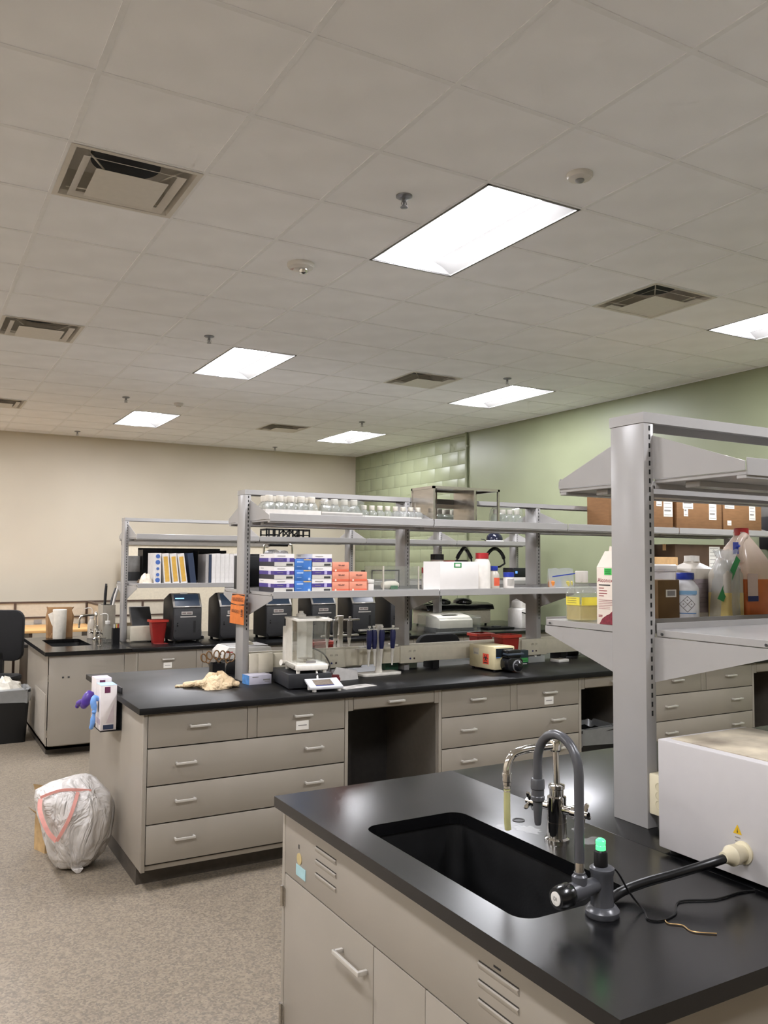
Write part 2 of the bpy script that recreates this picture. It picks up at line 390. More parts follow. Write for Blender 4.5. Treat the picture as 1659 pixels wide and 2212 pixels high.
# conduit on the green wall
t = thing('wall_conduit', 'green painted vertical conduit running down the green wall', 'conduit', (XR-.02, 9.775, 0))
MB().tube([(0, 0, 0), (0, 0, CZ)], .02, 12).obj('pipe', green_m, t)
for z in (.6, 1.6, 2.6, 3.3): MB().box(-.012, .02, -.035, .035, z-.012, z+.012).obj('strap', green_m, t)
# ------------------------------------------------------------------ worktops
def ring_top(m, x0, x1, y0, y1, z0, z1, hole, r):
    loop = rrect(*hole, r, 6); n = len(loop); cx = (hole[0]+hole[1])/2; cy = (hole[2]+hole[3])/2
    # outer loop: rectangle subdivided to match the hole's corner fans
    outer = []
    for (px, py) in loop:
        sx = 1 if px > cx else -1; sy = 1 if py > cy else -1
        outer.append([px, py, sx, sy])
    pts = []
    k = n//4
    corners = [(x1, y1), (x0, y1), (x0, y0), (x1, y0)]
    for q in range(4):
        for j in range(k): pts.append(corners[q])
    vs = [(p[0], p[1], z1) for p in loop]+[(p[0], p[1], z0) for p in loop]
    base = 2*n
    vs += [(c[0], c[1], z1) for c in corners]+[(c[0], c[1], z0) for c in corners]
    fs = []
    for i in range(n):
        j = (i+1) % n; qi = i//k; qj = j//k
        fs.append((i, i+n, j+n, j))
        if qi == qj:
            fs.append((i, j, base+qi)); fs.append((j+n, i+n, base+4+qi))
        else:
            fs.append((i, j, base+qj, base+qi)); fs.append((j+n, i+n, base+4+qi, base+4+qj))
    for q in range(4):
        p = (q+1) % 4; fs.append((base+q, base+p, base+4+p, base+4+q))
    m.add(vs, fs)
CT = .914; TH = .033
NEAR = (1.03, 2.505); MID = (4.25, 5.67); FAR = (7.50, 8.95); FZ = -.042
SINK = (1.135, 1.46, 1.40, 2.10)
m = MB(); ring_top(m, 1.037, 1.714, NEAR[0], NEAR[1], CT-TH, CT, SINK, .045)
tag(m.obj('epoxy_worktop', top_m, None, smooth=0), 'black epoxy worktop with sink cut-out at the end of the nearest bench', 'worktop')
tag(pbox('epoxy_worktop', top_m, None, 1.7155, 4.6, NEAR[0], NEAR[1], CT-TH, CT, bevel=.0015), 'black epoxy worktop of the nearest bench under the big white appliance', 'worktop')
tag(pbox('epoxy_worktop', top_mid_m, None, 1.035, 6.90, MID[0], MID[1], CT-TH, CT, bevel=.004), 'long black epoxy worktop of the middle bench', 'worktop')
FSINK = (1.16, 1.50, 7.95, 8.65)
m = MB(); ring_top(m, 1.04, 1.75, FAR[0], FAR[1], CT-TH+FZ, CT+FZ, FSINK, .04)
tag(m.obj('epoxy_worktop', top_m, None, smooth=0), 'black epoxy worktop with small sink at the end of the far bench', 'worktop')
tag(pbox('epoxy_worktop', top_m, None, 1.7515, 6.90, FAR[0], FAR[1], CT-TH+FZ, CT+FZ, bevel=.004), 'black epoxy worktop of the far bench carrying the dark machines', 'worktop')

basin_m = M('black_resin_basin', '0d0d0e', .5, var=.5, scale=14, bump=.1)
def sink(hole, zt, depth, label, chrome=True):
    x0, x1, y0, y1 = hole; cx = (x0+x1)/2; cy = (y0+y1)/2
    t = thing('bench_sink', label, 'sink', (cx, cy, zt-depth)); n = 6
    a = [(p[0]-cx, p[1]-cy) for p in rrect(x0-.006, x1+.006, y0-.006, y1+.006, .05, n)]
    b = [(p[0]*.94, p[1]*.97) for p in a]; k = len(a)
    m = MB(); m.add([(*p, depth) for p in a]+[(*p, .015) for p in b], [(i, (i+1) % k, (i+1) % k+k, i+k) for i in range(k)]+[tuple(range(k, 2*k))])
    o = [(p[0]*1.05, p[1]*1.02) for p in a]; m.add([(*p, depth) for p in o]+[(*p, 0) for p in o], [(i, (i+1) % k, (i+1) % k+k, i+k) for i in range(k)]+[tuple(range(k, 2*k))])
    m.add([(*p, depth) for p in a]+[(*p, depth) for p in o], [(i, (i+1) % k, (i+1) % k+k, i+k) for i in range(k)])
    m.obj('basin', basin_m, t)
    MB().lathe([(.04, .0155), (.04, .019), (.02, .017), (.0, .016)], 20).obj('drain', steel_m, t)
sink(SINK, CT-TH, .2, 'deep black resin sink basin in the nearest bench')
sink(FSINK, CT-TH+FZ, .2, 'black sink basin at the end of the far bench')

# ------------------------------------------------------------------ cabinets
def handle(parent, cx, y, z, w=.107, facing='y'):
    m = MB()
    m.box(-w/2, w/2, -.031, -.023, -.006, .006)
    for s in (-1, 1): m.box(s*(w/2-.006)-.005, s*(w/2-.006)+.005, -.027, 0, -.006, .006)
    if facing == 'x': m.rot(Matrix.Rotation(-PI/2, 4, 'Z'))
    return m.obj('handle', alu_m, parent, bevel=.0015, loc=(cx, y, z))
def card_holder(parent, cx, y, z, w=.075, h=.048):
    o = MB().box(-w/2, w/2, -.003, 0, -h/2, h/2).obj('card_holder', paper_m, parent, loc=(cx, y, z))
    MB().box(-w/2+.012, w/2-.012, -.0036, -.003, -.002, .003).obj('print_line', greyink_m, o)
def drawer_cabinet(x0, x1, yf, yb, zo, label, cards=(1,), group='drawer cabinets under the benches', end_left=False):
    W = x1-x0; D = yb-yf
    t = thing('drawer_cabinet', label, 'cabinet', (x0, yf, 0), 0, group)
    pbox('body', cab_m, t, 0, W, .02, D, .1+zo, CT-TH+zo, bevel=.002)
    pbox('gap_backing', gap_m, t, .022, W-.022, .016, .0202, .125+zo, CT-TH+zo-.008)
    pbox('toe_kick', toe_m, t, .01, W-.0, .13, D-.1, 0, .1+zo)
    for s in (0, W-.02): pbox('stile', cab_m, t, s, s+.02, 0, .022, .1+zo, CT-TH+zo, bevel=.0015)
    pbox('top_rail', cab_m, t, .02, W-.02, .002, .022, .874+zo, CT-TH+zo)
    c = W/2; sw = .026
    pbox('stile', cab_m, t, c-sw, c+sw, .001, .02, .708+zo, .873+zo, bevel=.001)
    for i, (a, b) in enumerate(((.023, c-sw-.003), (c+sw+.003, W-.023))):
        d = pbox('drawer', cab_m, t, a, b, 0, .018, .708+zo, .872+zo, bevel=.0025)
        handle(d, (a+b)/2, 0, .803+zo)
        if i in cards: card_holder(d, (a+b)/2, 0, .748+zo)
    for z0, z1, hz in ((.520, .702, .622), (.331, .514, .435), (.135, .325, .246)):
        d = pbox('drawer', cab_m, t, .023, W-.023, 0, .018, z0+zo, z1+zo, bevel=.0025)
        for s in (-1, 1): handle(d, c+s*.36, 0, hz+zo)
    return t
def knee_drawer(x0, x1, yf, zo, label, yb=None):
    W = x1-x0; t = thing('knee_drawer', label, 'drawer', (x0, yf, 0), 0, 'thin drawers above the knee spaces')
    pbox('apron', cab_m, t, 0.001, W-.001, .02, .5, .80+zo, CT-TH+zo)
    d = pbox('drawer', cab_m, t, .035, W-.035, 0, .02, .808+zo, .874+zo, bevel=.002); handle(d, W/2, 0, .838+zo)
    for s in (.001, W-.031): pbox('stile', cab_m, t, s, s+.03, .001, .022, .80+zo, CT-TH+zo)
    kn = M('knee_shade_dark', '2e2b28', .6, var=.1)  # shade of the knee space put into the panel colour
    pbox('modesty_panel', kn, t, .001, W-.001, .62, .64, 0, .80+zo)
    pbox('side_shade', kn, t, .001, .006, .03, .62, 0, .80+zo); pbox('side_shade', M('side_shade_grey', '6e685f', .6), t, W-.006, W-.001, .03, .62, 0, .80+zo); pbox('service_chase', kn, t, .006, W*.45, .5, .62, 0, .80+zo)  # thin side sheets added to darken the beige cabinet sides
yb = MID[1]-.03
drawer_cabinet(1.065, 2.217, MID[0]+.03, yb, 0, 'beige metal drawer cabinet at the left end of the middle bench')
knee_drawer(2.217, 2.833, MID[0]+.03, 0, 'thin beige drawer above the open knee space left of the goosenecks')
drawer_cabinet(2.833, 3.978, MID[0]+.03, yb, 0, 'beige drawer cabinet behind the chrome faucet, second of the middle bench')
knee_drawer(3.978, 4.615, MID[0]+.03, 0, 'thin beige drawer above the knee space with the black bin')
drawer_cabinet(4.615, 5.765, MID[0]+.03, yb, 0, 'beige drawer cabinet seen right of the near shelf post', cards=())
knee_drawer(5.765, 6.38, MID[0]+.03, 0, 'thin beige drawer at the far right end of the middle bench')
tag(MB().box(6.38, 6.88, MID[0]+.05, yb, .1, CT-TH).box(6.39, 6.87, MID[0]+.16, yb-.1, 0, .1).obj('filler_cabinet', cab_m), 'beige filler cabinet closing the middle bench at the green wall', 'cabinet')

yb = FAR[1]-.03; yf = FAR[0]+.03
t = thing('sink_cabinet', 'beige two-door sink cabinet at the left end of the far bench', 'cabinet', (1.075, yf, 0))
W = .62
m = MB().box(0, .02, .02, yb-yf, .058, CT-TH+FZ).box(W-.02, W, .02, yb-yf, .058, CT-TH+FZ).box(0, W, .02, yb-yf, .058, .08).box(0, W, yb-yf-.02, yb-yf, .058, CT-TH+FZ).box(0, W, .02, .04, .058, CT-TH+FZ)
m.obj('body', cab_m, t)
pbox('toe_kick', toe_m, t, .01, W, .13, yb-yf-.1, 0, .058)
d = pbox('door', cab_m, t, .003, W-.003, 0, .018, .09, CT-TH+FZ-.004, bevel=.002)
for x in (.115, .16): MB().lathe([(.008, 0), (.008, .006), (.004, .009)], 10, (x, 0, .655), '-y').obj('bumper', dgrey_m, d)
for z in (.16, .62): pbox('hinge', steel_m, t, -.006, .003, .004, .016, z, z+.06)
pbox('access_panel', M('grey_panel', 'a8a298', .4), t, -.004, 0, .12, .75, .1, .5)
tag(MB().box(1.695, 1.79, yf, yb, .058, CT-TH+FZ).box(1.70, 1.79, yf+.13, yb-.1, 0, .058).obj('narrow_cabinet', cab_m), 'narrow beige filler panel beside the far sink cabinet', 'cabinet')
drawer_cabinet(1.79, 2.94, yf, yb, FZ, 'beige drawer cabinet of the far bench below the first dark machine', cards=(0,))
drawer_cabinet(2.94, 4.09, yf, yb, FZ, 'beige drawer cabinet of the far bench behind the pipette stands', cards=())
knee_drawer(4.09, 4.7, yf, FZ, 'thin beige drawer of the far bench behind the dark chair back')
drawer_cabinet(4.7, 5.85, yf, yb, FZ, 'beige drawer cabinet of the far bench behind the red sharps bins', cards=())
tag(MB().box(5.85, 6.88, yf, yb, .058, CT-TH+FZ).box(5.86, 6.87, yf+.13, yb-.1, 0, .058).obj('filler_cabinet', cab_m), 'beige filler cabinet closing the far bench at the green wall', 'cabinet')

# nearest bench: sink cabinet whose doors face the aisle on the left
t = thing('sink_cabinet', 'beige sink cabinet with louvred apron at the end of the nearest bench', 'cabinet', (1.065, 1.06, 0))
W = 1.44; D = .58
m = MB().box(.02, D, 0, .02, .1, CT-TH).box(.02, D, W-.02, W, .1, CT-TH).box(.02, D, 0, W, .1, .12).box(D-.02, D, .02, W-.02, .12, CT-TH)
m.obj('body', cab_m, t)
for y0, y1 in ((0, .022), (W-.022, W)): pbox('stile', cab_m, t, 0, .03, y0, y1, .1, CT-TH, bevel=.002)
pbox('center_stile', cab_m, t, .001, .02, .605, .845, .1, .680, bevel=.001)
pbox('gap_backing', gap_m, t, .016, .0205, .025, W-.025, .125, .69)
pbox('toe_kick', toe_m, t, .09, D, .01, W-.01, 0, .1)
pbox('top_rail', cab_m, t, .002, .03, .022, W-.022, .874, CT-TH)
ap = pbox('apron_panel', cab_m, t, 0, .018, .024, W-.024, .684, .873, bevel=.002)
slit_m = M('louver_slit', '2a2620', .7)
for yc in (1.126, .33):
    for z in (.828, .791, .753):
        m = MB(); h = .066
        m.prism([(-.0003, .0), (-.0042, -.002), (-.0046, -.004), (-.0003, -.014)], 'y', yc-h, yc+h, 0)
        m.box(-.0008, 0, yc-h, yc+h, -.0005, .0028, 1)
        m.obj('louver', [cab_m, slit_m], ap, loc=(0, 0, z))
MB().box(-.001, 0, 1.309, 1.315, .786, .798).obj('keyhole', ink_m, ap)
MB().box(-.001, 0, .322, .345, .838, .842).obj('keyhole', ink_m, ap)
MB().lathe([(.017, 0), (.017, .0015)], 20, (0, 1.308, .757), '-x').obj('round_sticker', M('tan_sticker', 'b9a777', .6), ap)
MB().box(-.0014, 0, 1.262, 1.33, .705, .737).obj('blue_sticker', M('pale_blue_sticker', '9fc3c8', .6), ap)
for y0, y1, hy in ((.848, W-.024, .948), (.024, .602, .50)):
    d = pbox('door', cab_m, t, 0, .018, y0, y1, .13, .680, bevel=.0025)
    handle(d, 0, hy, .605, .15, 'x')
for z in (.578, .22):
    MB().lathe([(.006, 0), (.006, .062)], 10, (-.004, W-.012, z)).box(-.002, .0, W-.03, W-.005, z+.004, z+.058).obj('hinge', steel_m, t)
# cabinets of the nearest bench beyond the sink
for x0, x1, lab in ((1.66, 2.81, 'beige drawer cabinet of the nearest bench right of the sink cabinet'), (2.81, 3.96, 'second beige drawer cabinet of the nearest bench, outside the picture')):
    drawer_cabinet(x0, x1, NEAR[0]+.03, NEAR[1]-.03, 0, lab, cards=())

# ------------------------------------------------------------------ reagent shelving
def shelf_unit(xs, yc, zo, label, bottom):
    t = thing('reagent_shelf', label, 'shelving', (xs[0], yc, bottom), 0, 'grey reagent shelving units on the benches')
    x0 = xs[0]; Z = lambda z: z+zo-bottom
    slots = MB(); z = 1.225
    while z < 2.06:
        slots.box(-.003, .003, -.0003, .001, Z(z), Z(z+.014)); z += .0254
    sl_mesh = None
    for x in xs:
        p = pbox('post', shelf_m, t, x-x0-.02, x-x0+.02, -.065, .065, 0, Z(2.06), bevel=.0025)
        for s in (-1, 1):
            if sl_mesh is None: o = slots.obj('slot_row', slot_m, p, smooth=0); sl_mesh = o.data
            else: o = bpy.data.objects.new('slot_row', sl_mesh); C.objects.link(o); o.parent = p
            o.location = (x-x0+.003, s*.0655, 0)
        for s, du, dl in ((-1, .37, .44), (1, .335, .405)):
            bx = x-x0+.0165
            m = MB().prism([(s*.064, Z(2.025)), (s*.064, Z(1.897)), (s*du, Z(1.897)), (s*du, Z(1.921))], 'x', bx-.0015, bx+.0015)
            m.obj('bracket', shelf_m, t)
            m = MB().prism([(s*.064, Z(1.446)), (s*.064, Z(1.318)), (s*dl, Z(1.424)), (s*dl, Z(1.446))], 'x', bx-.0015, bx+.0015)
            m.obj('bracket', shelf_m, t)
    MB().box(-.022, xs[-1]-x0+.022, -.067, -.062, Z(2.06), Z(2.09)).box(-.022, xs[-1]-x0+.022, .062, .067, Z(2.06), Z(2.09)).box(-.022, xs[-1]-x0+.022, -.062, .062, Z(2.084), Z(2.09)).box(-.022, -.018, -.062, .062, Z(2.06), Z(2.084)).obj('top_rail', shelf_m, t)
    for a, b in zip(xs[:-1], xs[1:]):
        a0 = a-x0+.021; b0 = b-x0+.012
        for s, du, dl in ((-1, .37, .44), (1, .335, .405)):
            m = MB(); q = lambda p, r: (min(s*p, s*r), max(s*p, s*r))
            m.box(a0, b0, *q(.066, du), Z(1.885), Z(1.897)); m.box(a0, b0, *q(du, du+.004), Z(1.884), Z(1.930)); m.box(a0+.03, b0-.03, *q(.15, .20), Z(1.869), Z(1.885)); m.box(a0, b0, *q(du-.03, du), Z(1.876), Z(1.885))
            m.box(a0, b0, *q(.066, .07), Z(1.87), Z(1.91))
            m.obj('upper_shelf', shelf_m, t, bevel=.0012, seg=1)
            m = MB()
            m.box(a0, b0, *q(.066, dl), Z(1.447), Z(1.467)); m.box(a0, b0, *q(dl, dl+.004), Z(1.432), Z(1.474)); m.box(a0+.03, b0-.03, *q(.18, .24), Z(1.433), Z(1.447))
            m.box(a0, b0, *q(.066, .07), Z(1.44), Z(1.485))
            m.obj('lower_shelf', shelf_m, t, bevel=.0012, seg=1)
            MB().lathe([(.004, 0), (.004, .002)], 8, (a0-.003, s*(dl-.02), Z(1.455)), '-x').lathe([(.004, 0), (.004, .002)], 8, (a0-.003, s*.09, Z(1.455)), '-x').obj('screw', dgrey_m, t)
    return t
XS_MID = [1.83, 2.985, 4.14, 5.30, 6.42]
XS_FAR = [1.83, 3.04, 4.25, 5.42, 6.55]
shelf_unit([1.847, 3.01, 4.17], 1.768, 0, 'grey slotted steel shelving unit on the nearest bench at the right', CT)
shelf_unit(XS_MID, 4.97, 0, 'long grey slotted steel shelving unit on the middle bench', CT)
shelf_unit(XS_FAR, 8.225, FZ, 'grey slotted steel shelving unit on the far bench in front of the cream wall', CT+FZ)

# power raceways between the posts
def outlet(parent, cx, y, cz):
    for dx in (-.018, .018):
        MB().lathe([(.0115, 0), (.0115, .002)], 14, (cx+dx, y, cz), '-y').box(cx+dx-.005, cx+dx-.003, y-.0028, y-.002, cz-.003, cz+.005).box(cx+dx+.003, cx+dx+.005, y-.0028, y-.002, cz-.003, cz+.005).obj('socket', [offw_m], parent)
        m = MB().box(cx+dx-.0055, cx+dx-.003, y-.003, y-.0024, cz-.003, cz+.006).box(cx+dx+.003, cx+dx+.0055, y-.003, y-.0024, cz-.003, cz+.006)
        m.obj('socket_slot', ink_m, parent)
def raceway(x0, x1, yf, z0, z1, boxes, label, base):
    t = thing('power_raceway', label, 'power strip', (0, 0, base))
    z0 -= base; z1 -= base
    pbox('channel', offw_m, t, x0, x1, yf+.012, yf+.03, z0+.006, z1-.006, bevel=.003)
    pbox('rear_channel', offw_m, t, x0, x1, yf+.155, yf+.175, z0+.006, z1-.006, bevel=.003)
    for a, b, kind in boxes:
        bx = pbox('outlet_box', offw_m, t, a, b, yf, yf+.028, z0, z1, bevel=.004)
        c = (a+b)/2
        if kind:
            outlet(bx, c, yf, z0+(z1-z0)*.68)
            for dx, mm in ((-.016, M('button_blue', '2c2f66', .4)), (.016, M('button_dark', '3a2525', .4))):
                MB().lathe([(.006, 0), (.006, .003)], 12, (c+dx, yf, z0+(z1-z0)*.26), '-y').obj('button', mm, bx)
    for a in [x0+.1+k*1.16 for k in range(int((x1-x0)/1.16)+1)]:
        pbox('support_leg', black_m, t, a+.09, a+.14, yf+.03, yf+.155, 0, z0+.03)
raceway(1.845, 6.35, 4.872, .965, 1.083, [(1.845, 1.90, 0), (1.90, 2.0, 0), (2.33, 2.50, 1), (2.915, 3.10, 1), (3.95, 4.19, 1), (5.1, 5.3, 1)], 'ivory power raceway with outlets along the middle bench', CT)
raceway(1.855, 2.18, 8.02, .885, 1.02, [(1.855, 2.07, 0)], 'short ivory power raceway left of the far red sharps bin', CT+FZ)
t = thing('outlet_box', 'ivory outlet box fixed low on the near shelf post', 'outlet box', (1.838, 1.665, .957))
pbox('box', cream_p, t, -.006, .036, -.028, .038, 0, .112, bevel=.004)
for z in (.032, .056, .08):
    MB().lathe([(.012, 0), (.012, .0012), (.0105, .0012), (.0105, .0004)], 18, (-.006, .002, z), '-x').obj('socket', M('ivory_socket', 'cfc6a8', .45), t)
# ------------------------------------------------------------------ faucets on the nearest bench
t = thing('lab_faucet', 'chrome lab faucet with swing spout behind the near sink', 'faucet', (1.541, 1.755, CT))
MB().lathe([(.033, 0), (.033, .006), (.027, .01), (.026, .05), (.0255, .05), (.0255, .115), (.019, .118), (.019, .135), (.022, .137), (.022, .146), (.012, .15)], 28).obj('column', chrome_m, t)
m = MB()
for s, (ax, ay) in ((-1, (-.25, .97)), (1, (.25, -.97))):
    d = Vector((ax, ay, 0)); c = Vector((0, 0, .085))
    m.tube([c+d*.02, c+d*.045, c+d*.05, c+d*.075], [.012, .012, .017, .017], 14)
m.obj('valve_body', chrome_m, t)
for ax, ay in ((-.25, .97), (.25, -.97)):
    d = Vector((ax, ay, 0)); c = Vector((0, 0, .085))+d*.085; s = Vector((ay, -ax, 0)); m = MB()
    m.tube([c-d*.012, c+d*.012], .009, 12)
    for k in range(4):
        a = k*PI/2+.5; v = (s*math.cos(a)+Vector((0, 0, 1))*math.sin(a)); m.tube([c, c+v*.026, c+v*.03], [.005, .006, .0035], 8)
    m.obj('cross_handle', chrome_m, t)
MB().tube([(0, 0, .145), (-.004, 0, .262)], .0085, 14).obj('riser', chrome_m, t)
MB().lathe([(.012, .235), (.016, .24), (.016, .262), (.012, .268), (.009, .28), (.0, .282)], 18, (-.004, 0, 0)).obj('top_joint', chrome_m, t)
MB().tube(smooth_path([(-.004, 0, .25), (-.05, .008, .249), (-.105, .014, .246), (-.135, .018, .236), (-.15, .02, .21), (-.152, .02, .185)]), .0105, 14).obj('spout', chrome_m, t)
MB().lathe([(.013, .19), (.013, .17), (.0115, .168), (.0115, .16), (.009, .158), (.0095, .152), (.008, .15), (.0088, .143), (.0072, .141), (.008, .133), (.006, .128)], 16, (-.152, .02, 0)).obj('serrated_tip', chrome_m, t)
o = tag(MB().tube([(-.152, .02, .15), (-.152, .02, .10), (-.150, .021, .06), (-.147, .022, .045)], .0085, 14).obj('rubber_tubing', M('yellowed_tubing', 'b9b681', .35, var=.08), None, loc=(1.541, 1.755, CT)), 'short yellowed rubber tube hanging from the chrome spout', 'tubing')
tag(MB().lathe([(.018, 0), (.018, .0015), (.014, .002), (.013, -.0), (.0, .0002)], 24).obj('capped_hole', M('hole_cap_grey', '2a2a2b', .4), None, loc=(1.56, 1.94, CT)), 'round capped hole in the worktop near the chrome faucet', 'hole cap')

goose_m = M('grey_epoxy_coated_pipe', '46474b', .28, var=.05)
t = thing('gooseneck_faucet', 'dark grey gooseneck pure water faucet with round side handle', 'faucet', (1.305, 1.345, CT))
MB().lathe([(.034, 0), (.036, .004), (.036, .012), (.03, .02), (.0245, .022), (.0235, .03), (.0235, .085), (.026, .09), (.026, .098), (.02, .102), (.0, .103)], 28).obj('base_column', goose_m, t)
MB().tube([(-.015, .0, .066), (-.04, .0, .064), (-.055, .0, .064), (-.09, -.0, .06)], [.016, .017, .02, .02], 18).obj('side_valve', goose_m, t)
kb = MB().tube([(-.088, 0, .06), (-.094, 0, .06), (-.118, -.001, .058), (-.128, -.001, .058)], [.021, .024, .024, .021], 22).obj('valve_handle', M('black_knob', '0f0f10', .2), t)
MB().lathe([(.014, 0), (.014, .0016), (.012, .002), (0, .0021)], 20, (-.128, -.001, .058), '-x').obj('index_disc', white_m, kb)
text('DI', .011, ink_m, kb, (-.1305, -.001, .058), LEFT)
MB().lathe([(.016, .07), (.016, .092), (.012, .096), (.012, .1)], 18, (-.063, 0, 0)).obj('riser_socket', goose_m, t)
MB().lathe([(.0098, .095), (.0098, .13)], 16, (-.063, 0, 0)).obj('steel_ferrule', steel_m, t)
arc = [(-.063, 0, .12), (-.063, 0, .2), (-.063, 0, .285)]+[(-.063, .066-.066*math.cos(a), .30+.07*math.sin(a)) for a in [PI*k/12 for k in range(0, 13)]]+[(-.063, .132, .27), (-.063, .132, .25)]
MB().tube(arc, .0102, 16).obj('gooseneck', goose_m, t)
MB().lathe([(.0135, .262), (.0155, .258), (.0155, .24), (.014, .238), (.014, .225), (.0155, .223), (.0155, .215), (.011, .211), (.0095, .19), (.0075, .165), (.006, .16)], 18, (-.063, .132, 0)).obj('nozzle', goose_m, t)
t = thing('indicator_light', 'black cylinder with a glowing green cap on the gooseneck base', 'indicator', (1.302, 1.345, CT+.103))
MB().lathe([(.0145, 0), (.0145, .028), (.0125, .031), (.0115, .033)], 20).obj('body', black_m, t)
MB().lathe([(.0105, .032), (.0105, .041), (.009, .043), (.0105, .045), (.0105, .052), (.006, .056), (0, .057)], 20).obj('green_cap', M('green_glow', '2fd06a', .3, emit=.9, ecol=(.08, .85, .22)), t)

# ------------------------------------------------------------------ white appliance, its cable
def dusty():
    m = bpy.data.materials.new('dusty_white_top'); m.use_nodes = True; N = m.node_tree.nodes; L = m.node_tree.links; b = N['Principled BSDF']
    tc = N.new('ShaderNodeTexCoord'); nz = N.new('ShaderNodeTexNoise'); nz.inputs['Scale'].default_value = 7; nz.inputs['Detail'].default_value = 7; L.new(tc.outputs['Object'], nz.inputs['Vector'])
    r = N.new('ShaderNodeValToRGB'); r.color_ramp.elements[0].position = .35; r.color_ramp.elements[0].color = (*lin('8b8173'), 1); r.color_ramp.elements[1].position = .7; r.color_ramp.elements[1].color = (*lin('cfc4ac'), 1)
    L.new(nz.outputs['Fac'], r.inputs['Fac']); L.new(r.outputs['Color'], b.inputs['Base Color']); b.inputs['Roughness'].default_value = .7
    return m
t = thing('lab_appliance', 'large white metal appliance with dusty top on the nearest bench', 'appliance', (1.712, 1.055, CT))
pbox('housing', M('white_enamel', 'bebbbb', .4, var=.01), t, 0, .345, 0, .505, .014, .288, bevel=.004)
pbox('top_panel', dusty(), t, .028, .332, .012, .485, .2875, .2905, bevel=.001)
for x in (.03, .31):
    for y in (.03, .475): MB().lathe([(.015, 0), (.015, .015)], 14, (x, y, 0)).obj('rubber_foot', black_m, t)
MB().add([(-.0008, .255, .112), (-.0008, .279, .112), (-.0008, .267, .134)], [(0, 2, 1)]).obj('warning_triangle', M('warning_yellow', 'd9b021', .5), t)
MB().add([(-.0014, .2655, .115), (-.0014, .2685, .115), (-.0014, .267, .128)], [(0, 2, 1)]).obj('warning_bolt', ink_m, t)
for z in (.103, .094): MB().box(-.001, 0, .26, .274, z, z+.0025).obj('print_line', greyink_m, t)
MB().lathe([(.026, 0), (.026, .004), (.019, .006), (.019, .024), (.0235, .026), (.0235, .044), (.018, .05), (.0125, .07)], 20, (0, .252, .074), '-x').obj('cable_gland', cream_p, t)
cab = MB().tube(smooth_path([(1.655, 1.307, .986), (1.60, 1.312, .98), (1.53, 1.335, .965), (1.46, 1.37, .945), (1.405, 1.385, .931), (1.36, 1.375, .926), (1.33, 1.36, .925)]), .0105, 12)
tag(cab.obj('power_cable', blackr_m), 'thick black cable running from the white appliance towards the gooseneck', 'cable')
w1 = MB().tube(smooth_path([(1.318, 1.35, 1.005), (1.345, 1.345, 1.0), (1.375, 1.335, .95), (1.395, 1.315, .9165), (1.37, 1.28, .9165), (1.39, 1.262, .9165), (1.44, 1.27, .9165), (1.5, 1.31, .9165), (1.58, 1.28, .9165), (1.66, 1.28, .9165), (1.70, 1.27, .9165)]), .0022, 6)
tag(w1.obj('thin_wire', blackr_m), 'thin black wire looping over the worktop from the green light', 'wire')
tag(MB().tube(smooth_path([(1.40, 1.262, .916), (1.392, 1.245, .916), (1.41, 1.225, .916), (1.405, 1.195, .916), (1.44, 1.165, .916)]), .0013, 6).obj('copper_wire', M('copper_strand', 'a8895a', .35, .7)), 'short bare copper wire end lying on the black worktop', 'wire')

# ------------------------------------------------------------------ generic bottle
def bottle(name, label, cat, x, y, z, r, h, body, cap, neck=.4, cap_h=.02, shoulder=.72, square=False, group=None, fill=None, fill_h=0, band=None, n=20, cap_r=None):
    t = thing(name, label, cat, (x, y, z), 0, group)
    nr = r*neck; hb = h-cap_h; hs = hb*shoulder
    prof = [(r*.92, 0), (r, .004), (r, hs), (r*.93, hs+(hb-hs)*.25), (nr*1.15, hs+(hb-hs)*.75), (nr, hs+(hb-hs)*.82), (nr, hb)]
    MB().lathe(prof, 8 if square else n).obj('body', body, t, smooth=0 if square else 35) if not square else _sq(prof, body, t)
    cr = cap_r or nr*1.25
    MB().lathe([(cr*.95, hb-.004), (cr, hb-.002), (cr, h-.002), (cr*.93, h), (0, h)], n).obj('cap', cap, t)
    if fill:
        pr = [(r*.88, .003), (r*.95, .006), (r*.95, fill_h), (0, fill_h)]
        (MB().lathe(pr, n).obj('liquid', fill, t) if not square else _sq(pr, fill, t, 'liquid'))
    if band:
        z0, z1, mm = band
        (MB().lathe([(r*1.012, z0), (r*1.012, z1)], n).obj('label_band', mm, t) if not square else _sq([(r*1.012, z0), (r*1.012, z1)], mm, t, 'label_band'))
    return t
def _sq(prof, mat, t, name='body'):
    m = MB(); vs = []; k = None
    for r, z in prof:
        p = rrect(-r, r, -r, r, r*.28, 3) if r > 1e-6 else [(0, 0)]*16
        k = len(p); vs += [(*q, z) for q in p]
    fs = [(j*k+i, j*k+(i+1) % k, (j+1)*k+(i+1) % k, (j+1)*k+i) for j in range(len(prof)-1) for i in range(k)]
    if name == 'body': fs.append(tuple(range(k))[::-1])
    return m.add(vs, fs).obj(name, mat, t)

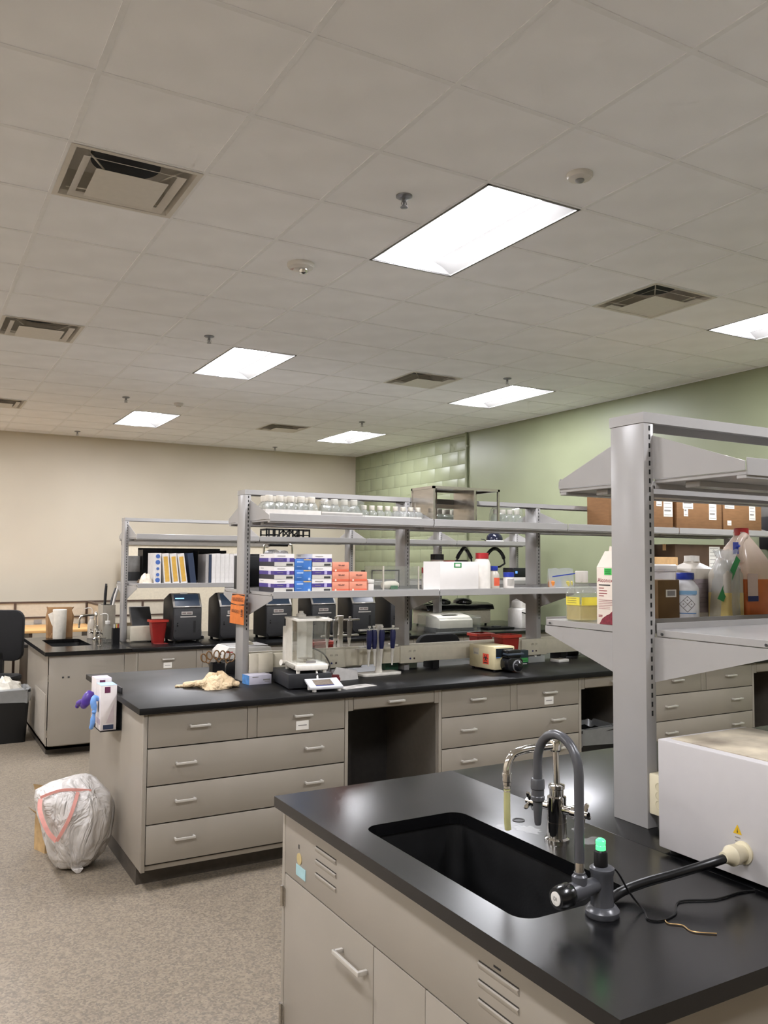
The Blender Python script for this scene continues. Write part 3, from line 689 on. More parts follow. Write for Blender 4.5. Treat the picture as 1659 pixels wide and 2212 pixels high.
# ------------------------------------------------------------------ things on the near shelf
SH = 1.467
amber_m = M('pale_yellow_liquid', 'c9ad62', .15, var=.05)
t = bottle('media_bottle', 'square clear bottle of pale yellow liquid with white cap and yellow label', 'bottle', 1.915, 2.055, SH, .039, .162, clear_mat('bottle_glass', (.93, .95, .92), .12, .05, 'e2e6de'), white_m, .42, .034, .66, True, fill=clear_mat('yellow_liquid', (.97, .9, .62), .45, .05, 'e6cd86'), fill_h=.052)
lb = M('yellow_label', 'e8d84a', .6, var=.03)
MB().box(-.0415, -.0405, -.034, .028, .052, .078).box(-.038, .03, -.0415, -.0405, .052, .078).obj('yellow_label', lb, t)
for z in (.073, .066, .059): MB().box(-.042, -.0414, -.02, .022, z, z+.0018).obj('print_line', M('label_pencil', 'a69a4a', .7), t)
t = thing('detergent_carton', 'white gable-top detergent carton with maroon lettering beside the near post', 'carton', (1.868, 1.862, SH))
cw, cd, ch = .076, .076, .175
MB().box(0, cd, 0, cw, 0, ch).obj('body', M('carton_white', 'e9ddd0', .55, var=.02), t, bevel=.0015)
MB().add([(0, 0, ch), (cd, 0, ch), (cd, cw, ch), (0, cw, ch), (cd*.42, 0.004, ch+.05), (cd*.58, .004, ch+.05), (cd*.58, cw-.004, ch+.05), (cd*.42, cw-.004, ch+.05)], [(0, 3, 7, 4), (1, 2, 6, 5), (4, 5, 6, 7), (0, 1, 5, 4), (3, 2, 6, 7)]).obj('gable', MATS['carton_white'], t)
MB().add([(cd*.45, .006, ch+.05), (cd*.55, .006, ch+.05), (cd*.55, cw-.018, ch+.05), (cd*.45, cw-.018, ch+.05), (cd*.48, .006, ch+.068), (cd*.52, .006, ch+.068), (cd*.52, .02, ch+.058), (cd*.48, .02, ch+.058), (cd*.48, cw-.02, ch+.066), (cd*.52, cw-.02, ch+.066)], [(0, 3, 8, 7, 6, 4)[::1], (0, 1, 2, 3), (1, 5, 6, 9, 2) if 0 else (1, 2, 9, 6, 5)]).obj('top_fin', MATS['carton_white'], t)
mar = M('maroon_print', '8d2436', .6)
text('Alconox', .0185, mar, t, (-.0006, cw*.52, .135), LEFT, sx=1.0)
text('Alconox', .012, mar, t, (.013, cw*.42, ch+.0165), (math.radians(58), 0, -PI/2))
for z, a, b in ((.119, .018, .066), (.110, .045, .066), (.102, .032, .066), (.094, .032, .066), (.086, .045, .066)):
    MB().box(-.0008, 0, a, b, z, z+(.0032 if z == .119 else .0022)).obj('print_line', ink_m if z == .119 else mar, t)
for k in range(6): MB().box(-.0008, 0, .008+(.012 if k > 3 else 0), .067, .074-k*.0052, .0753-k*.0052).obj('print_line', M('faded_maroon', 'a06a70', .7), t)
MB().box(-.0008, 0, .052, .068, .0265, .0285).box(-.0008, 0, .052, .068, .022, .024).obj('print_line', mar, t)
MB().prism([(cw-.012, 0.001), (.003, .001), (.001, .003), (.001, .048), (.01, .042), (.022, .033), (.035, .028), (.052, .018)], 'x', -.0009, 0).obj('maroon_swoosh', M('maroon_fade', '7c2232', .6, var=.25, scale=120), t)
MB().box(-.0012, 0, .012, .042, .152, .172).obj('green_sticker', M('neon_green', '35c552', .55), t)
for z in (.166, .160, .155): MB().box(-.0016, -.001, .015, .039, z, z+.0022).obj('print_line', M('dark_green_ink', '1d6b2f', .6), t)

t = thing('kraft_box', 'small brown kraft box behind the near shelf post', 'box', (2.085, 1.89, SH))
pbox('body', M('kraft', '6e5433', .8, var=.12, scale=15), t, 0, .098, 0, .075, 0, .135, bevel=.0015)
MB().box(.035, .082, -.0008, 0, .08, .104).obj('white_label', paper_m, t); MB().box(.041, .076, -.0014, -.0006, .084, .1).obj('label_print', greyink_m, t)
t = bottle('reagent_bottle', 'white bottle with blue cap standing behind the kraft box', 'bottle', 2.165, 2.015, SH, .033, .162, milk_m, blue_m, .62, .02, .72, True)
t = bottle('reagent_bottle', 'white bottle with blue cap and a grey diamond hazard label', 'bottle', 2.228, 1.905, SH, .043, .158, M('white_hdpe', 'e2e2e4', .35, var=.01), blue_m, .52, .018, .74, False, n=28)
def decal(parent, r, a0, a1, z0, z1, mat, name, cuts=6):
    m = MB(); vs = []
    for k in range(cuts+1):
        a = a0+(a1-a0)*k/cuts; vs += [(r*math.cos(a), r*math.sin(a), z0), (r*math.cos(a), r*math.sin(a), z1)]
    return m.add(vs, [(2*k, 2*k+2, 2*k+3, 2*k+1) for k in range(cuts)]).obj(name, mat, parent)
aim = -PI/2-.72
bl_m = M('pale_blue_print', '86b4d8', .6)
decal(t, .0436, aim-.8, aim+.8, .088, .1, bl_m, 'label_stripe'); decal(t, .0436, aim-.7, aim+.7, .086, .0872, M('mid_blue_print', '5f8fc4', .6), 'label_stripe'); decal(t, .0436, aim-.7, aim+.7, .026, .0285, MATS['mid_blue_print'], 'label_stripe')
for u0, v0, u1, v1 in ((-1, 0, 0, 1), (0, 1, 1, 0), (1, 0, 0, -1), (0, -1, -1, 0), (-.5, .5, .5, -.5), (.5, .5, -.5, -.5)):
    pts = []
    for k in range(7):
        u = u0+(u1-u0)*k/6; v = v0+(v1-v0)*k/6; a = aim+u*.58; pts.append((.0438*math.cos(a), .0438*math.sin(a), .057+v*.0255))
    MB().tube(pts, .0008, 4).obj('diamond_line', greyink_m, t)
for u, v in ((0, .5), (-.5, 0), (.5, 0)):
    a = aim+u*.58; decal(t, .0437, a-.05, a+.05, .0555+v*.0255, .0585+v*.0255, greyink_m, 'diamond_digit', 2)

t = thing('reagent_jug', 'clear plastic jug with a grey printed label behind the white bottle', 'jug', (2.415, 2.035, SH))
_sq([(.06, 0), (.062, .004), (.062, .15), (.055, .17), (.022, .19), (.02, .2)], milk_m, t)
_sq([(.0628, .02), (.0628, .135)], M('mauve_grey_label', '9d9296', .65, var=.08, scale=50, stretch=(1, 1, 6)), t, 'label_band')
MB().lathe([(.026, .195), (.026, .215), (0, .216)], 20).obj('cap', white_m, t)
for k in range(6): MB().box(-.045, .03-.008*(k % 3), -.0642, -.063, .118-k*.016, .1195-k*.016).obj('print_line', MATS['grey_ink'], t)
t = thing('kraft_tub', 'white lidded tub behind the brown kraft box on the near shelf', 'tub', (2.27, 2.06, SH))
MB().lathe([(.05, 0), (.056, .004), (.06, .16), (.064, .162), (.064, .178), (.058, .182), (0, .183)], 24).obj('body', M('tub_white', 'dedad6', .4), t)
MB().lathe([(.065, .165), (.066, .168), (.066, .18), (.06, .184), (0, .185)], 24).obj('lid', white_m, t)
t = thing('wrapped_jug', 'jug of yellow liquid in a clear bag with a green stripe', 'jug', (2.44, 1.915, SH))
_sq([(.04, 0), (.043, .004), (.043, .15), (.036, .17), (.016, .19), (.016, .2)], milk_m, t)
_sq([(.042, .001), (.0436, .003), (.0436, .09), (.0, .0901)], M('straw_liquid', 'd3bd78', .3, var=.04), t, 'liquid')
m = MB(); vs = []; k = 20; rows = [(.049, .002), (.05, .06), (.05, .13), (.046, .175), (.03, .205), (.042, .235)]
for j, (r, z) in enumerate(rows):
    for i in range(k):
        a = 2*PI*i/k; q = r*(1+.07*math.sin(3*a+j)+.05*random.uniform(-1, 1)); vs.append((q*math.cos(a), q*math.sin(a), z+random.uniform(-.004, .004)))
m.add(vs, [(j*k+i, j*k+(i+1) % k, (j+1)*k+(i+1) % k, (j+1)*k+i) for j in range(len(rows)-1) for i in range(k)]); m.obj('bag', film_m, t)
MB().add([(-.058, -.012, .07), (-.05, -.03, .06), (.002, -.058, .20), (-.012, -.054, .215)], [(0, 1, 2, 3)]).obj('green_stripe', M('green_tape', '2f8a4c', .5), t)
t = thing('gallon_jug', 'translucent gallon jug half full of orange liquid with red cap', 'jug', (2.572, 1.95, SH))
jm = clear_mat('pinkish_jug', (.92, .88, .84), .6, .25, 'e0cfc0')
prof = [(.07, 0), (.076, .006), (.076, .165), (.068, .2), (.045, .245), (.024, .28), (.021, .285), (.021, .30)]
_sq(prof, jm, t)
_sq([(.0745, .001), (.0768, .003), (.0768, .135), (0, .1352)], M('orange_liquid', 'c9692c', .25, var=.05), t, 'liquid')
MB().lathe([(.0245, .288), (.0245, .312), (.022, .314), (0, .315)], 20).obj('cap', M('red_cap', '9d1f20', .4), t)
MB().tube(smooth_path([(-.02, -.03, .285), (-.05, -.045, .283), (-.078, -.05, .255), (-.084, -.05, .225), (-.072, -.05, .195)]), .0125, 12).obj('handle', jm, t)
MB().box(-.0785, -.0775, -.06, .055, .06, .155).box(-.074, -.02, -.0785, -.0775, .06, .155).obj('label', M('jug_label', 'd8c3b8', .6, var=.03), t)
MB().box(-.0795, -.0785, -.06, .055, .06, .078).box(-.074, -.02, -.0795, -.0785, .06, .078).obj('label_foot', M('navy_print', '27306b', .6), t)
for kk in range(9): MB().box(-.0797, -.0784, -.05, .045-.012*(kk % 3), .083+kk*.0076, .0848+kk*.0076).obj('print_line', M('mauve_ink', '9c8288', .7), t)
MB().box(-.098, -.097, -.062, -.04, .222, .262).obj('blue_tag', blue_m, t)
for o_ in [MB().tube([(-.0925, -.058, .245), (-.0965, -.056, .25)], .008, 8).obj('blue_mark', blue_m, t)]: pass
# clear bubble wrap on the near top shelf
m = MB(); vs = []; nu, nv = 9, 9
for i in range(nu):
    for j in range(nv):
        u = i/(nu-1); v = j/(nv-1); h = .08*math.sin(PI*u)**.6*math.sin(PI*v)**.6
        vs.append((-.08+.16*u+random.uniform(-.006, .006), -.07+.14*v, h+random.uniform(-.004, .006)*(h > .01)))
m.add(vs, [(i*nv+j, (i+1)*nv+j, (i+1)*nv+j+1, i*nv+j+1) for i in range(nu-1) for j in range(nv-1)])
tag(m.obj('plastic_wrap', film_m, None, loc=(1.965, 2.02, 1.8975)), 'crumpled clear plastic wrap on the near top shelf', 'plastic wrap')
# ------------------------------------------------------------------ glove boxes on the middle shelf
MSH = 1.4675
pur_m = M('purple_print', '4a3a86', .5, var=.06); wht_m = M('box_white', 'e8e4e2', .5, var=.01); drk_m = M('box_charcoal', '2b2933', .5, var=.08); bxg_m = M('box_grey', 'c9c5bd', .5, var=.03)
blb_m = M('blue_print', '3f74bd', .45, var=.28, scale=14); org_m = M('coral_print', 'd98e74', .5, var=.12, scale=10); lil_m = M('lilac_badge', 'b8aed8', .5)
def lines(parent, pts, mat):
    for x0, x1, y, z0, z1 in pts: MB().box(x0, x1, y-.0008, y, z0, z1).obj('print_line', mat, parent)
def glove_box(kind, x, y, z, w, d, h, label):
    t = thing('glove_box', label, 'glove box', (x, y, z), 0, 'stacked glove boxes on the middle shelf')
    if kind == 'purple':
        m = MB().box(0, w, 0, d, 0, h*.36, 0).box(0, w, 0, d, h*.36, h*.66, 1).box(0, w, 0, d, h*.66, h, 2)
        m.obj('carton', [drk_m, pur_m, wht_m], t)
        MB().box(.0, w, -.001, 0, .001, h*.34).obj('front_label', bxg_m, t)
        MB().box(w*.6, w*.93, -.0018, -.0008, h*.06, h*.22).obj('dark_panel', dgrey_m, t)
        MB().box(w*.62, w*.76, -.0014, 0, h*.37, h*.68).obj('badge', lil_m, t)
        lines(t, [(w*.15, w*.55, -.0004, h*.8, h*.84), (w*.15, w*.45, -.0004, h*.49, h*.53)], greyink_m)
        for zz in (.82,): MB().box(-.0008, 0, d*.7, d*.9, h*zz, h*(zz+.05)).obj('print_line', greyink_m, t)
        MB().box(-.001, 0, d*.22, d*.38, h*.37, h*.66).obj('badge', lil_m, t)
    elif kind == 'blue':
        MB().box(0, w, 0, d, 0, h).obj('carton', blb_m, t, bevel=.001)
        MB().box(w*.52, w*.98, -.0008, 0, h*.88, h*.97).obj('gold_strip', M('gold_print', 'd8b36a', .5), t)
        lines(t, [(w*.12, w*.5, -.0004, h*.66, h*.78), (w*.12, w*.4, -.0004, h*.3, h*.33)], M('pale_print', 'a9c4e8', .6))
        MB().lathe([(.008, 0), (.008, .001)], 14, (w*.86, 0, h*.16), '-y').obj('round_badge', MATS['pale_print'], t)
    else:
        MB().box(0, w, 0, d, 0, h).obj('carton', org_m, t, bevel=.001)
        MB().box(0, w, -.0006, 0, h*.02, h*.24).obj('front_band', M('dark_coral', 'd5664a', .5), t)
        text('SEMC', h*.36, M('brown_ink', '8a5a50', .6), t, (w*.55, -.0012, h*.68), FRONT) if 0 else lines(t, [(w*.38, w*.72, -.0004, h*.6, h*.64), (w*.36, w*.50, -.0004, h*.66, h*.74), (w*.56, w*.74, -.0004, h*.66, h*.72)], M('brown_ink', '8a5a50', .6))
        MB().lathe([(.006, 0), (.006, .001)], 14, (w*.2, -.0006, h*.14), '-y').obj('round_badge', M('cream_badge', 'efd9c8', .6), t)
    return t
ordn = ('bottom', 'middle', 'top')
for k in range(3): glove_box('purple', 1.879, 4.585, MSH+k*.0755, .126, .24, .075, ordn[k]+' purple and white glove box of the leftmost stack')
for k in range(3): glove_box('blue', 2.009, 4.585, MSH+k*.0655, .11, .12, .065, ordn[k]+' blue glove box of the blue stack')
for k in range(3): glove_box('purple', 2.123, 4.585, MSH+k*.0755, .13, .24, .075, ordn[k]+' purple and white glove box right of the blue stack')
for k in range(3): glove_box('orange', 2.257, 4.585, MSH+k*.0595, .114, .12, .059, ordn[k]+' coral glove box of the three-high coral stack')
for k in range(2): glove_box('orange', 2.375, 4.585, MSH+k*.0595, .122, .12, .059, ('lower', 'upper')[k]+' coral glove box of the two-high coral stack')
tag(MB().prism([(0, 0), (.11, 0), (.105, .014), (.08, .02), (.055, .012), (.03, .024), (.008, .012)], 'y', 0, .12).obj('foil_packet', M('foil', 'c9c9cc', .22, .9, var=.3, scale=60), None, loc=(1.885, 4.65, MSH+3*.0755)), 'crumpled silver foil packet on top of the leftmost glove boxes', 'foil')
t = thing('black_case', 'black upright case standing behind the first post on the middle shelf', 'case', (1.85, 5.06, MSH))
pbox('shell', M('matte_black_case', '101214', .55, var=.1), t, 0, .24, 0, .14, 0, .215, bevel=.004); pbox('lid_seam', dgrey_m, t, -.0006, .2405, .068, .071, .01, .21); pbox('handle', black_m, t, .08, .16, .05, .09, .215, .226, bevel=.003)
t = thing('acrylic_box', 'clear acrylic box with dark frame behind the coral glove boxes', 'acrylic box', (2.62, 4.60, MSH))
for a in ((0, .27, 0, .004, 0, .15), (0, .27, .246, .25, 0, .15), (0, .004, .004, .246, 0, .15), (.266, .27, .004, .246, 0, .15), (0, .27, 0, .25, .15, .154)): pbox('acrylic_panel', clear_m, t, *a)
m = MB().box(.03, .24, .20, .206, .12, .128).box(.03, .036, .20, .206, .01, .12).box(.234, .24, .20, .206, .01, .12); m.obj('inner_frame', dgrey_m, t)
for x in (.0, .262): pbox('corner_post', milk_m, t, x, x+.008, -.002, .006, 0, .154)
MB().tube([(.05, .1, .03), (.09, .1, .032), (.15, .1, .032), (.17, .1, .03)], [.018, .026, .026, .015], 14).obj('cloth_roll', M('roll_white', 'd9d2c2', .8, bump=.3), t)
pbox('green_clip', M('clip_green', '2e6b43', .5), t, .10, .15, .068, .13, .005, .028)
t = thing('tube_rack', 'small white tube rack beside the acrylic box', 'rack', (2.515, 4.6, MSH))
pbox('block', white_m, t, 0, .04, 0, .09, 0, .045, bevel=.002); pbox('lid', white_m, t, -.002, .042, -.002, .092, .046, .07, bevel=.003)
t = bottle('small_bottle', 'small clear bottle with black cap left of the acrylic box', 'bottle', 2.585, 4.80, MSH, .02, .125, clear_m, black_m, .55, .02)

# jars and box at the second post
redlid = M('dark_red_lid', 'a01f26', .4); jar_w = M('jar_white', 'd8d3cb', .4, var=.02)
t = bottle('powder_jar', 'white jar with red lid and green tag left of the white box', 'jar', 3.05, 4.74, MSH, .045, .145, jar_w, redlid, .95, .035, .92, cap_r=.046)
decal(t, .0458, -PI/2-.1, -PI/2+.35, .03, .065, M('tag_green', '2c8a3f', .5), 'green_tag')
t = bottle('powder_jar', 'white jar with black lid behind the white box', 'jar', 3.16, 4.80, MSH, .045, .235, jar_w, black_m, .95, .035, .92, cap_r=.046)
t = bottle('powder_jar', 'red lidded jar peeking over the white box', 'jar', 3.25, 4.80, MSH, .045, .192, jar_w, redlid, .95, .03, .92, cap_r=.046)
t = bottle('powder_jar', 'black lidded jar peeking over the right of the white box', 'jar', 3.36, 4.80, MSH, .045, .195, jar_w, black_m, .95, .03, .92, cap_r=.046)
t = thing('white_box', 'large plain white cardboard box with green sticker on the middle shelf', 'box', (3.045, 4.59, MSH))
pbox('carton', M('plain_white_card', 'e4e0dc', .6, var=.01), t, 0, .31, 0, .085, 0, .185, bevel=.0015)
MB().add([(0, 0, 0), (0, 0, .185), (-.128, -.0, .185), (-.128, -.0, 0), (-.128, .003, .185), (-.128, .003, 0), (0, .003, .185), (0, .003, 0)], [(0, 1, 2, 3), (4, 5, 7, 6), (1, 6, 4, 2), (2, 4, 5, 3), (0, 3, 5, 7)]).obj('flap', MATS['plain_white_card'], t)
MB().box(.11, .17, -.001, 0, .145, .178).obj('green_sticker', M('sticker_green', '2f8f4d', .5), t); MB().box(.12, .16, -.0016, -.0008, .152, .171).obj('sticker_window', paper_m, t)
bottle('reagent_bottle', 'tall white bottle with red cap right of the white box', 'bottle', 3.435, 4.66, MSH, .058, .245, M('tall_bottle_white', 'ddd8d0', .4), redlid, .72, .036, .80, cap_r=.045)
t = bottle('reagent_bottle', 'frosted bottle with blue cap and red label beside the tall white bottle', 'bottle', 3.555, 4.68, MSH, .036, .155, milk_m, blue_m, .55, .026, .70)
decal(t, .0366, -PI/2-.7, -PI/2+.9, .02, .075, M('red_orange_label', 'd65a3c', .6), 'label')
t = bottle('reagent_bottle', 'short white bottle with blue cap and grey label', 'bottle', 3.665, 4.66, MSH, .038, .112, jar_w, blue_m, .8, .028, .82)
decal(t, .0386, -PI/2-.9, -PI/2+.5, .02, .068, M('grey_label', 'a8a39c', .6), 'label')
# zip bag behind
t = thing('zip_bag', 'clear zip bag of small supplies with blue zip strip on the middle shelf', 'bag', (4.21, 4.74, MSH))
m = MB(); vs = []; n = 8
for j, z in enumerate((0, .03, .07, .11, .14)):
    for s in (-1, 1):
        for i in range(n): vs.append((-.12+.24*i/(n-1), s*(.035*(1-j/4.2))*math.sin(PI*(i+.5)/n)**.5, z+random.uniform(-.004, .004)))
for j in range(4):
    for s in (0, 1):
        for i in range(n-1):
            a = (j*2+s)*n+i; b = ((j+1)*2+s)*n+i; m.f.append([a, a+1, b+1, b]); m.m.append(0)
m.v = vs; m.obj('bag', film_m, t)
MB().add([(-.11, -.036, .075), (.12, -.03, .098), (.12, -.03, .106), (-.11, -.036, .083)], [(0, 1, 2, 3)]).obj('zip_strip', blue_m, t)
for x, mm, r in ((-.085, M('orange_vial', 'd9863a', .5), .024), (-.02, M('blue_vial', '8094b4', .5), .02), (.05, M('yellow_vial', 'c2b45a', .5), .03), (.09, MATS['yellow_vial'], .022)): MB().lathe([(r*.9, 0.002), (r, .01), (r, .04), (r*.5, .055), (0, .057)], 12, (x, 0, 0)).obj('vial', mm, t)

# ------------------------------------------------------------------ top shelf of the middle unit
TSH = 1.8972
capw = M('bottle_cap_white', 'd9d3c6', .45)
proto = bottle('media_bottle', 'clear square media bottle with white cap in the left tray of the top shelf', 'bottle', 0, 0, 0, .0325, .148, clear_mat('clear_bottle', (.9, .91, .9), .22, .08), capw, .55, .034, .70, True, 'wrapped clear bottles on the middle top shelf', n=14)
first = True
def put(x, y, s=1.0, lab=None):
    global first
    o = proto if first else copy_tree(proto); first = False
    o.location = (x, y, TSH+.0); o.scale = (s, s, s*.97)
    if lab: o['label'] = lab
def tray(x0, x1, y0, y1, h, lab):
    t = thing('bottle_tray', lab, 'tray', (x0, y0, TSH)); w_ = x1-x0; d_ = y1-y0
    m = MB().box(0, w_, 0, .002, .0, h).box(0, w_, d_-.002, d_, 0, h).box(0, .002, .002, d_-.002, 0, h).box(w_-.002, w_, .002, d_-.002, 0, h)
    m.obj('wall', M('tray_card_white', 'd2cdc6', .6), t); return t
for i in range(5):
    for j in range(2): put(1.885+i*.07, 4.70+j*.072, 1.03)
for i in range(4): put(2.255+i*.069, 4.70, .98, 'clear square media bottle of the short row in shrink wrap on the top shelf')
for i in range(8):
    put(2.545+i*.0585, 4.72, .78, 'small clear bottle with white cap at the right end of the first top shelf')
t = tray(1.85, 2.215, 4.662, 4.815, .062, 'low white card tray holding the left clear bottles on the top shelf')
t = tray(2.217, 2.50, 4.655, 4.745, .058, 'low card tray of the shrink wrapped bottles on the top shelf')
pbox('grey_side', M('tray_grey', '9a9792', .6), t, 0, .283, -.0015, -.0002, .004, .05)
t = tray(2.515, 2.96, 4.685, 4.755, .045, 'low white card tray of the small bottles on the top shelf')
for i in range(5):
    for j in range(2): put(3.30+i*.068, 5.09+j*.072, .95, 'clear bottle in shrink wrap seen through the steel rack')
for i in range(4): put(3.60+i*.062, 4.72, .86, 'clear bottle in shrink wrap right of the steel rack')
for x0, x1, y0, y1, h, lab in ((2.222, 2.53, 4.662, 4.738, .135, 'clear shrink wrap over the short row of bottles'), (3.262, 3.61, 5.05, 5.20, .15, 'clear shrink wrap over the bottles behind the steel rack'), (3.565, 3.82, 4.68, 4.765, .138, 'clear shrink wrap over the bottles right of the steel rack')):
    m = MB(); vs = []; nu = 12; rows = [(0, 1.0, 1), (.5, 1.0, 1), (.9, .97, .95), (1.0, .8, .75)]
    for (hz, k1, k2) in rows:
        for p in rrect((x0-x1)/2*k1, (x1-x0)/2*k1, (y0-y1)/2*k2, (y1-y0)/2*k2, .02, 3): vs.append((p[0]+random.uniform(-.003, .003), p[1]+random.uniform(-.003, .003), h*hz+random.uniform(-.004, .004)*(hz > 0)))
    k = 16; m.add(vs, [(j*k+i, j*k+(i+1) % k, (j+1)*k+(i+1) % k, (j+1)*k+i) for j in range(3) for i in range(k)]+[tuple(range(3*k, 4*k))])
    tag(m.obj('shrink_wrap', clear_mat('shrink_film', (.95, .96, .96), .10, .12), None, loc=((x0+x1)/2, (y0+y1)/2, TSH+.0005)), lab, 'plastic wrap')
# stainless rack
t = thing('steel_rack', 'open stainless steel box frame standing on the middle top shelf', 'rack', (3.01, 4.615, TSH))
W_, D_, H_ = .53, .17, .245
D_ = .085+.0
D_ = .20
D2 = .265
def rbar(a, b, r=.009):
    m = MB(); x0, y0, z0 = [min(p, q)-r for p, q in zip(a, b)]; x1, y1, z1 = [max(p, q)+r for p, q in zip(a, b)]
    m.box(x0, x1, y0, y1, z0, z1).obj('frame_bar', steel_m, t)
for x in (0, W_):
    for y in (0, D2): rbar((x, y, .01), (x, y, H_), .007)
for y in (0, D2): rbar((0, y, H_), (W_, y, H_), .008)
for x in (0, W_): rbar((x, 0, H_), (x, D2, H_), .008)
rbar((W_*.36, D2, .01), (W_*.36, D2, H_), .006); rbar((W_*.62, 0, .01), (W_*.62, 0, H_), .006)
rbar((0, D2, .14), (W_*.62, D2, .14), .014)
pbox('side_panel', steel_m, t, -.004, 0, 0, D2, .01, H_); pbox('divider_panel', steel_m, t, W_*.64, W_*.645, 0, D2, .01, H_); pbox('back_panel', M('bright_steel', 'cfc9c0', .3, .8), t, W_*.66, W_, D2-.004, D2, .01, H_-.01); pbox('top_plate', steel_m, t, -.004, W_, 0, D2, H_+.004, H_+.01)
# cardboard cartons
def carton(x0, x1, y0, d, z, h, label, mat=card_m, labels=(), tape=True):
    t = thing('cardboard_carton', label, 'cardboard box', (x0, y0, z), 0, 'brown cartons on the middle shelves'); W = x1-x0
    pbox('carton', mat, t, 0, W, 0, d, 0, h, bevel=.002)
    if tape: MB().box(0, W, d*.42, d*.58, h, h+.0006).box(-.0006, 0, d*.42, d*.58, h-.05, h).obj('tape', M('brown_tape', 'b08a58', .35), t)
    for u0, u1, v0, v1 in labels:
        lb_ = MB().box(u0, u1, -.001, 0, v0, v1).obj('shipping_label', paper_m, t)
        n = max(1, int((v1-v0)/.03))
        for q in range(n): MB().box(u0+.008, u1-.01-.01*(q % 2), -.0016, -.0008, v0+.012+q*.03, v0+(.024 if q == 1 else .016)+q*.03).obj('print_line', greyink_m, lb_)
    return t
carton(4.605, 5.29, 4.635, .24, TSH, .30, 'left brown carton with shipping labels on the top shelf', labels=((.50, .56, .20, .24), (.58, .68, .12, .25)))
carton(5.335, 5.87, 4.635, .24, TSH, .295, 'middle brown carton with shipping labels on the top shelf', labels=((.07, .19, .19, .27), (.08, .13, .13, .19), (.38, .47, .11, .25)))
carton(5.89, 6.38, 4.635, .24, TSH, .30, 'right brown carton with shipping labels on the top shelf', labels=((.02, .14, .21, .27), (.33, .41, .12, .25), (.05, .10, .07, .11)))
carton(5.34, 6.15, 4.66, .22, MSH, .335, 'dark brown carton with a white label on the lower shelf behind the jugs', cardd_m, labels=((.4, .53, .08, .32), (.58, .7, .2, .32)))
carton(5.05, 5.30, 4.60, .2, MSH, .23, 'pale brown carton on the lower shelf behind the kraft box', M('pale_cardboard', 'c09a6a', .85, var=.08))

# ------------------------------------------------------------------ middle bench top
t = thing('scissors_cup', 'black cup on the middle bench holding the scissors', 'cup', (1.71, 5.085, CT))
m = MB(); m.prism(rrect(-.04, .04, -.035, .035, .006), 'z', 0, .003)
for a in ((-.04, .04, -.035, -.032), (-.04, .04, .032, .035), (-.04, -.037, -.032, .032), (.037, .04, -.032, .032)): m.box(*a, .003, .1)
m.obj('cup', black_m, t)
sc_m = M('bronze_scissor_handle', '7a5a35', .35, var=.2); 
for i, (dx, a) in enumerate(((-.018, -.35), (.0, .1), (.018, .45))):
    s = thing('scissors', ('left', 'middle', 'right')[i]+' pair of scissors with bronze loops in the black cup', 'scissors', (1.71+dx, 5.085, CT+.004), 0, 'scissors in the black cup')
    R_ = Matrix.Rotation(a, 4, 'Y')
    MB().box(-.006, .006, -.002, .002, .0, .11).rot(R_).obj('blade', steel_m, s)
    for q in (-1, 1):
        c = Vector((q*.019, 0, .145)); m = MB().tube([tuple(c+Vector((.017*math.cos(k*PI/7), 0, .026*math.sin(k*PI/7)))) for k in range(15)], .0042, 8).tube([(0, 0, .1), tuple(c-Vector((0, 0, .024)))], .004, 6)
        m.rot(R_).obj('finger_loop', sc_m, s)
def blob(nu, nv, rx, ry, rz, rough, seed, flat=True):
    random.seed(seed); m = MB(); vs = []; ph = [random.uniform(0, 6) for _ in range(8)]
    for i in range(nu+1):
        th = PI*i/nu
        for j in range(nv):
            a = 2*PI*j/nv
            r = 1+rough*(math.sin(3*a+ph[0])*.5+math.sin(5*a+4*th+ph[1])*.4+math.sin(9*a-3*th+ph[2])*.28+math.sin(7*th+ph[3]+2*a)*.35)
            z = math.cos(th)*rz*r
            vs.append((rx*r*math.sin(th)*math.cos(a), ry*r*math.sin(th)*math.sin(a), max(z, 0) if flat else z))
    m.add(vs, [(i*nv+j, i*nv+(j+1) % nv, (i+1)*nv+(j+1) % nv, (i+1)*nv+j) for i in range(nu) for j in range(nv)])
    return m
glove_m = M('latex_beige', 'd9c09a', .6, var=.1, scale=20, bump=.4, bscale=60)
def crumple(m, scale, dist, strength=.8, distort=1.2):
    for nd in m.node_tree.nodes:
        if nd.type == 'BUMP':
            nd.inputs['Distance'].default_value = dist; nd.inputs['Strength'].default_value = strength
            nz = nd.inputs['Height'].links[0].from_node; nz.inputs['Scale'].default_value = scale; nz.inputs['Detail'].default_value = 3; nz.inputs['Distortion'].default_value = distort
crumple(glove_m, 22, .03)
t = thing('latex_gloves', 'crumpled beige latex gloves lying on the middle bench', 'gloves', (1.60, 4.75, CT))
blob(14, 28, .105, .085, .075, .22, 4).obj('palm_bundle', glove_m, t, smooth=80)
for k, (a, l) in enumerate(((2.75, .19), (2.3, .15), (-.35, .13))):
    d = Vector((math.cos(a), math.sin(a), 0)); MB().tube(smooth_path([d*.05+Vector((0, 0, .02)), d*l*.6+Vector((0, 0, .022)), d*l+Vector((0, .01, .014))]), [.022]*6+[.018]*6+[.013], 10).obj('glove_finger', glove_m, t, smooth=80)
MB().prism([(-.22, .10), (-.12, .07), (-.10, .115), (-.2, .135)], 'z', 0.001, .012).obj('cuff', glove_m, t, bevel=.003)
t = thing('glove_box', 'small white and blue box lying before the first post on the middle bench', 'glove box', (1.795, 4.745, CT), .06)
pbox('carton', M('pale_violet_box', 'ccc9d6', .5, var=.03), t, 0, .145, 0, .10, 0, .055, bevel=.001)
MB().box(-.0008, 0, 0, .1, 0, .055).obj('blue_end', M('end_blue', '4f87c4', .5, var=.2, scale=40), t)
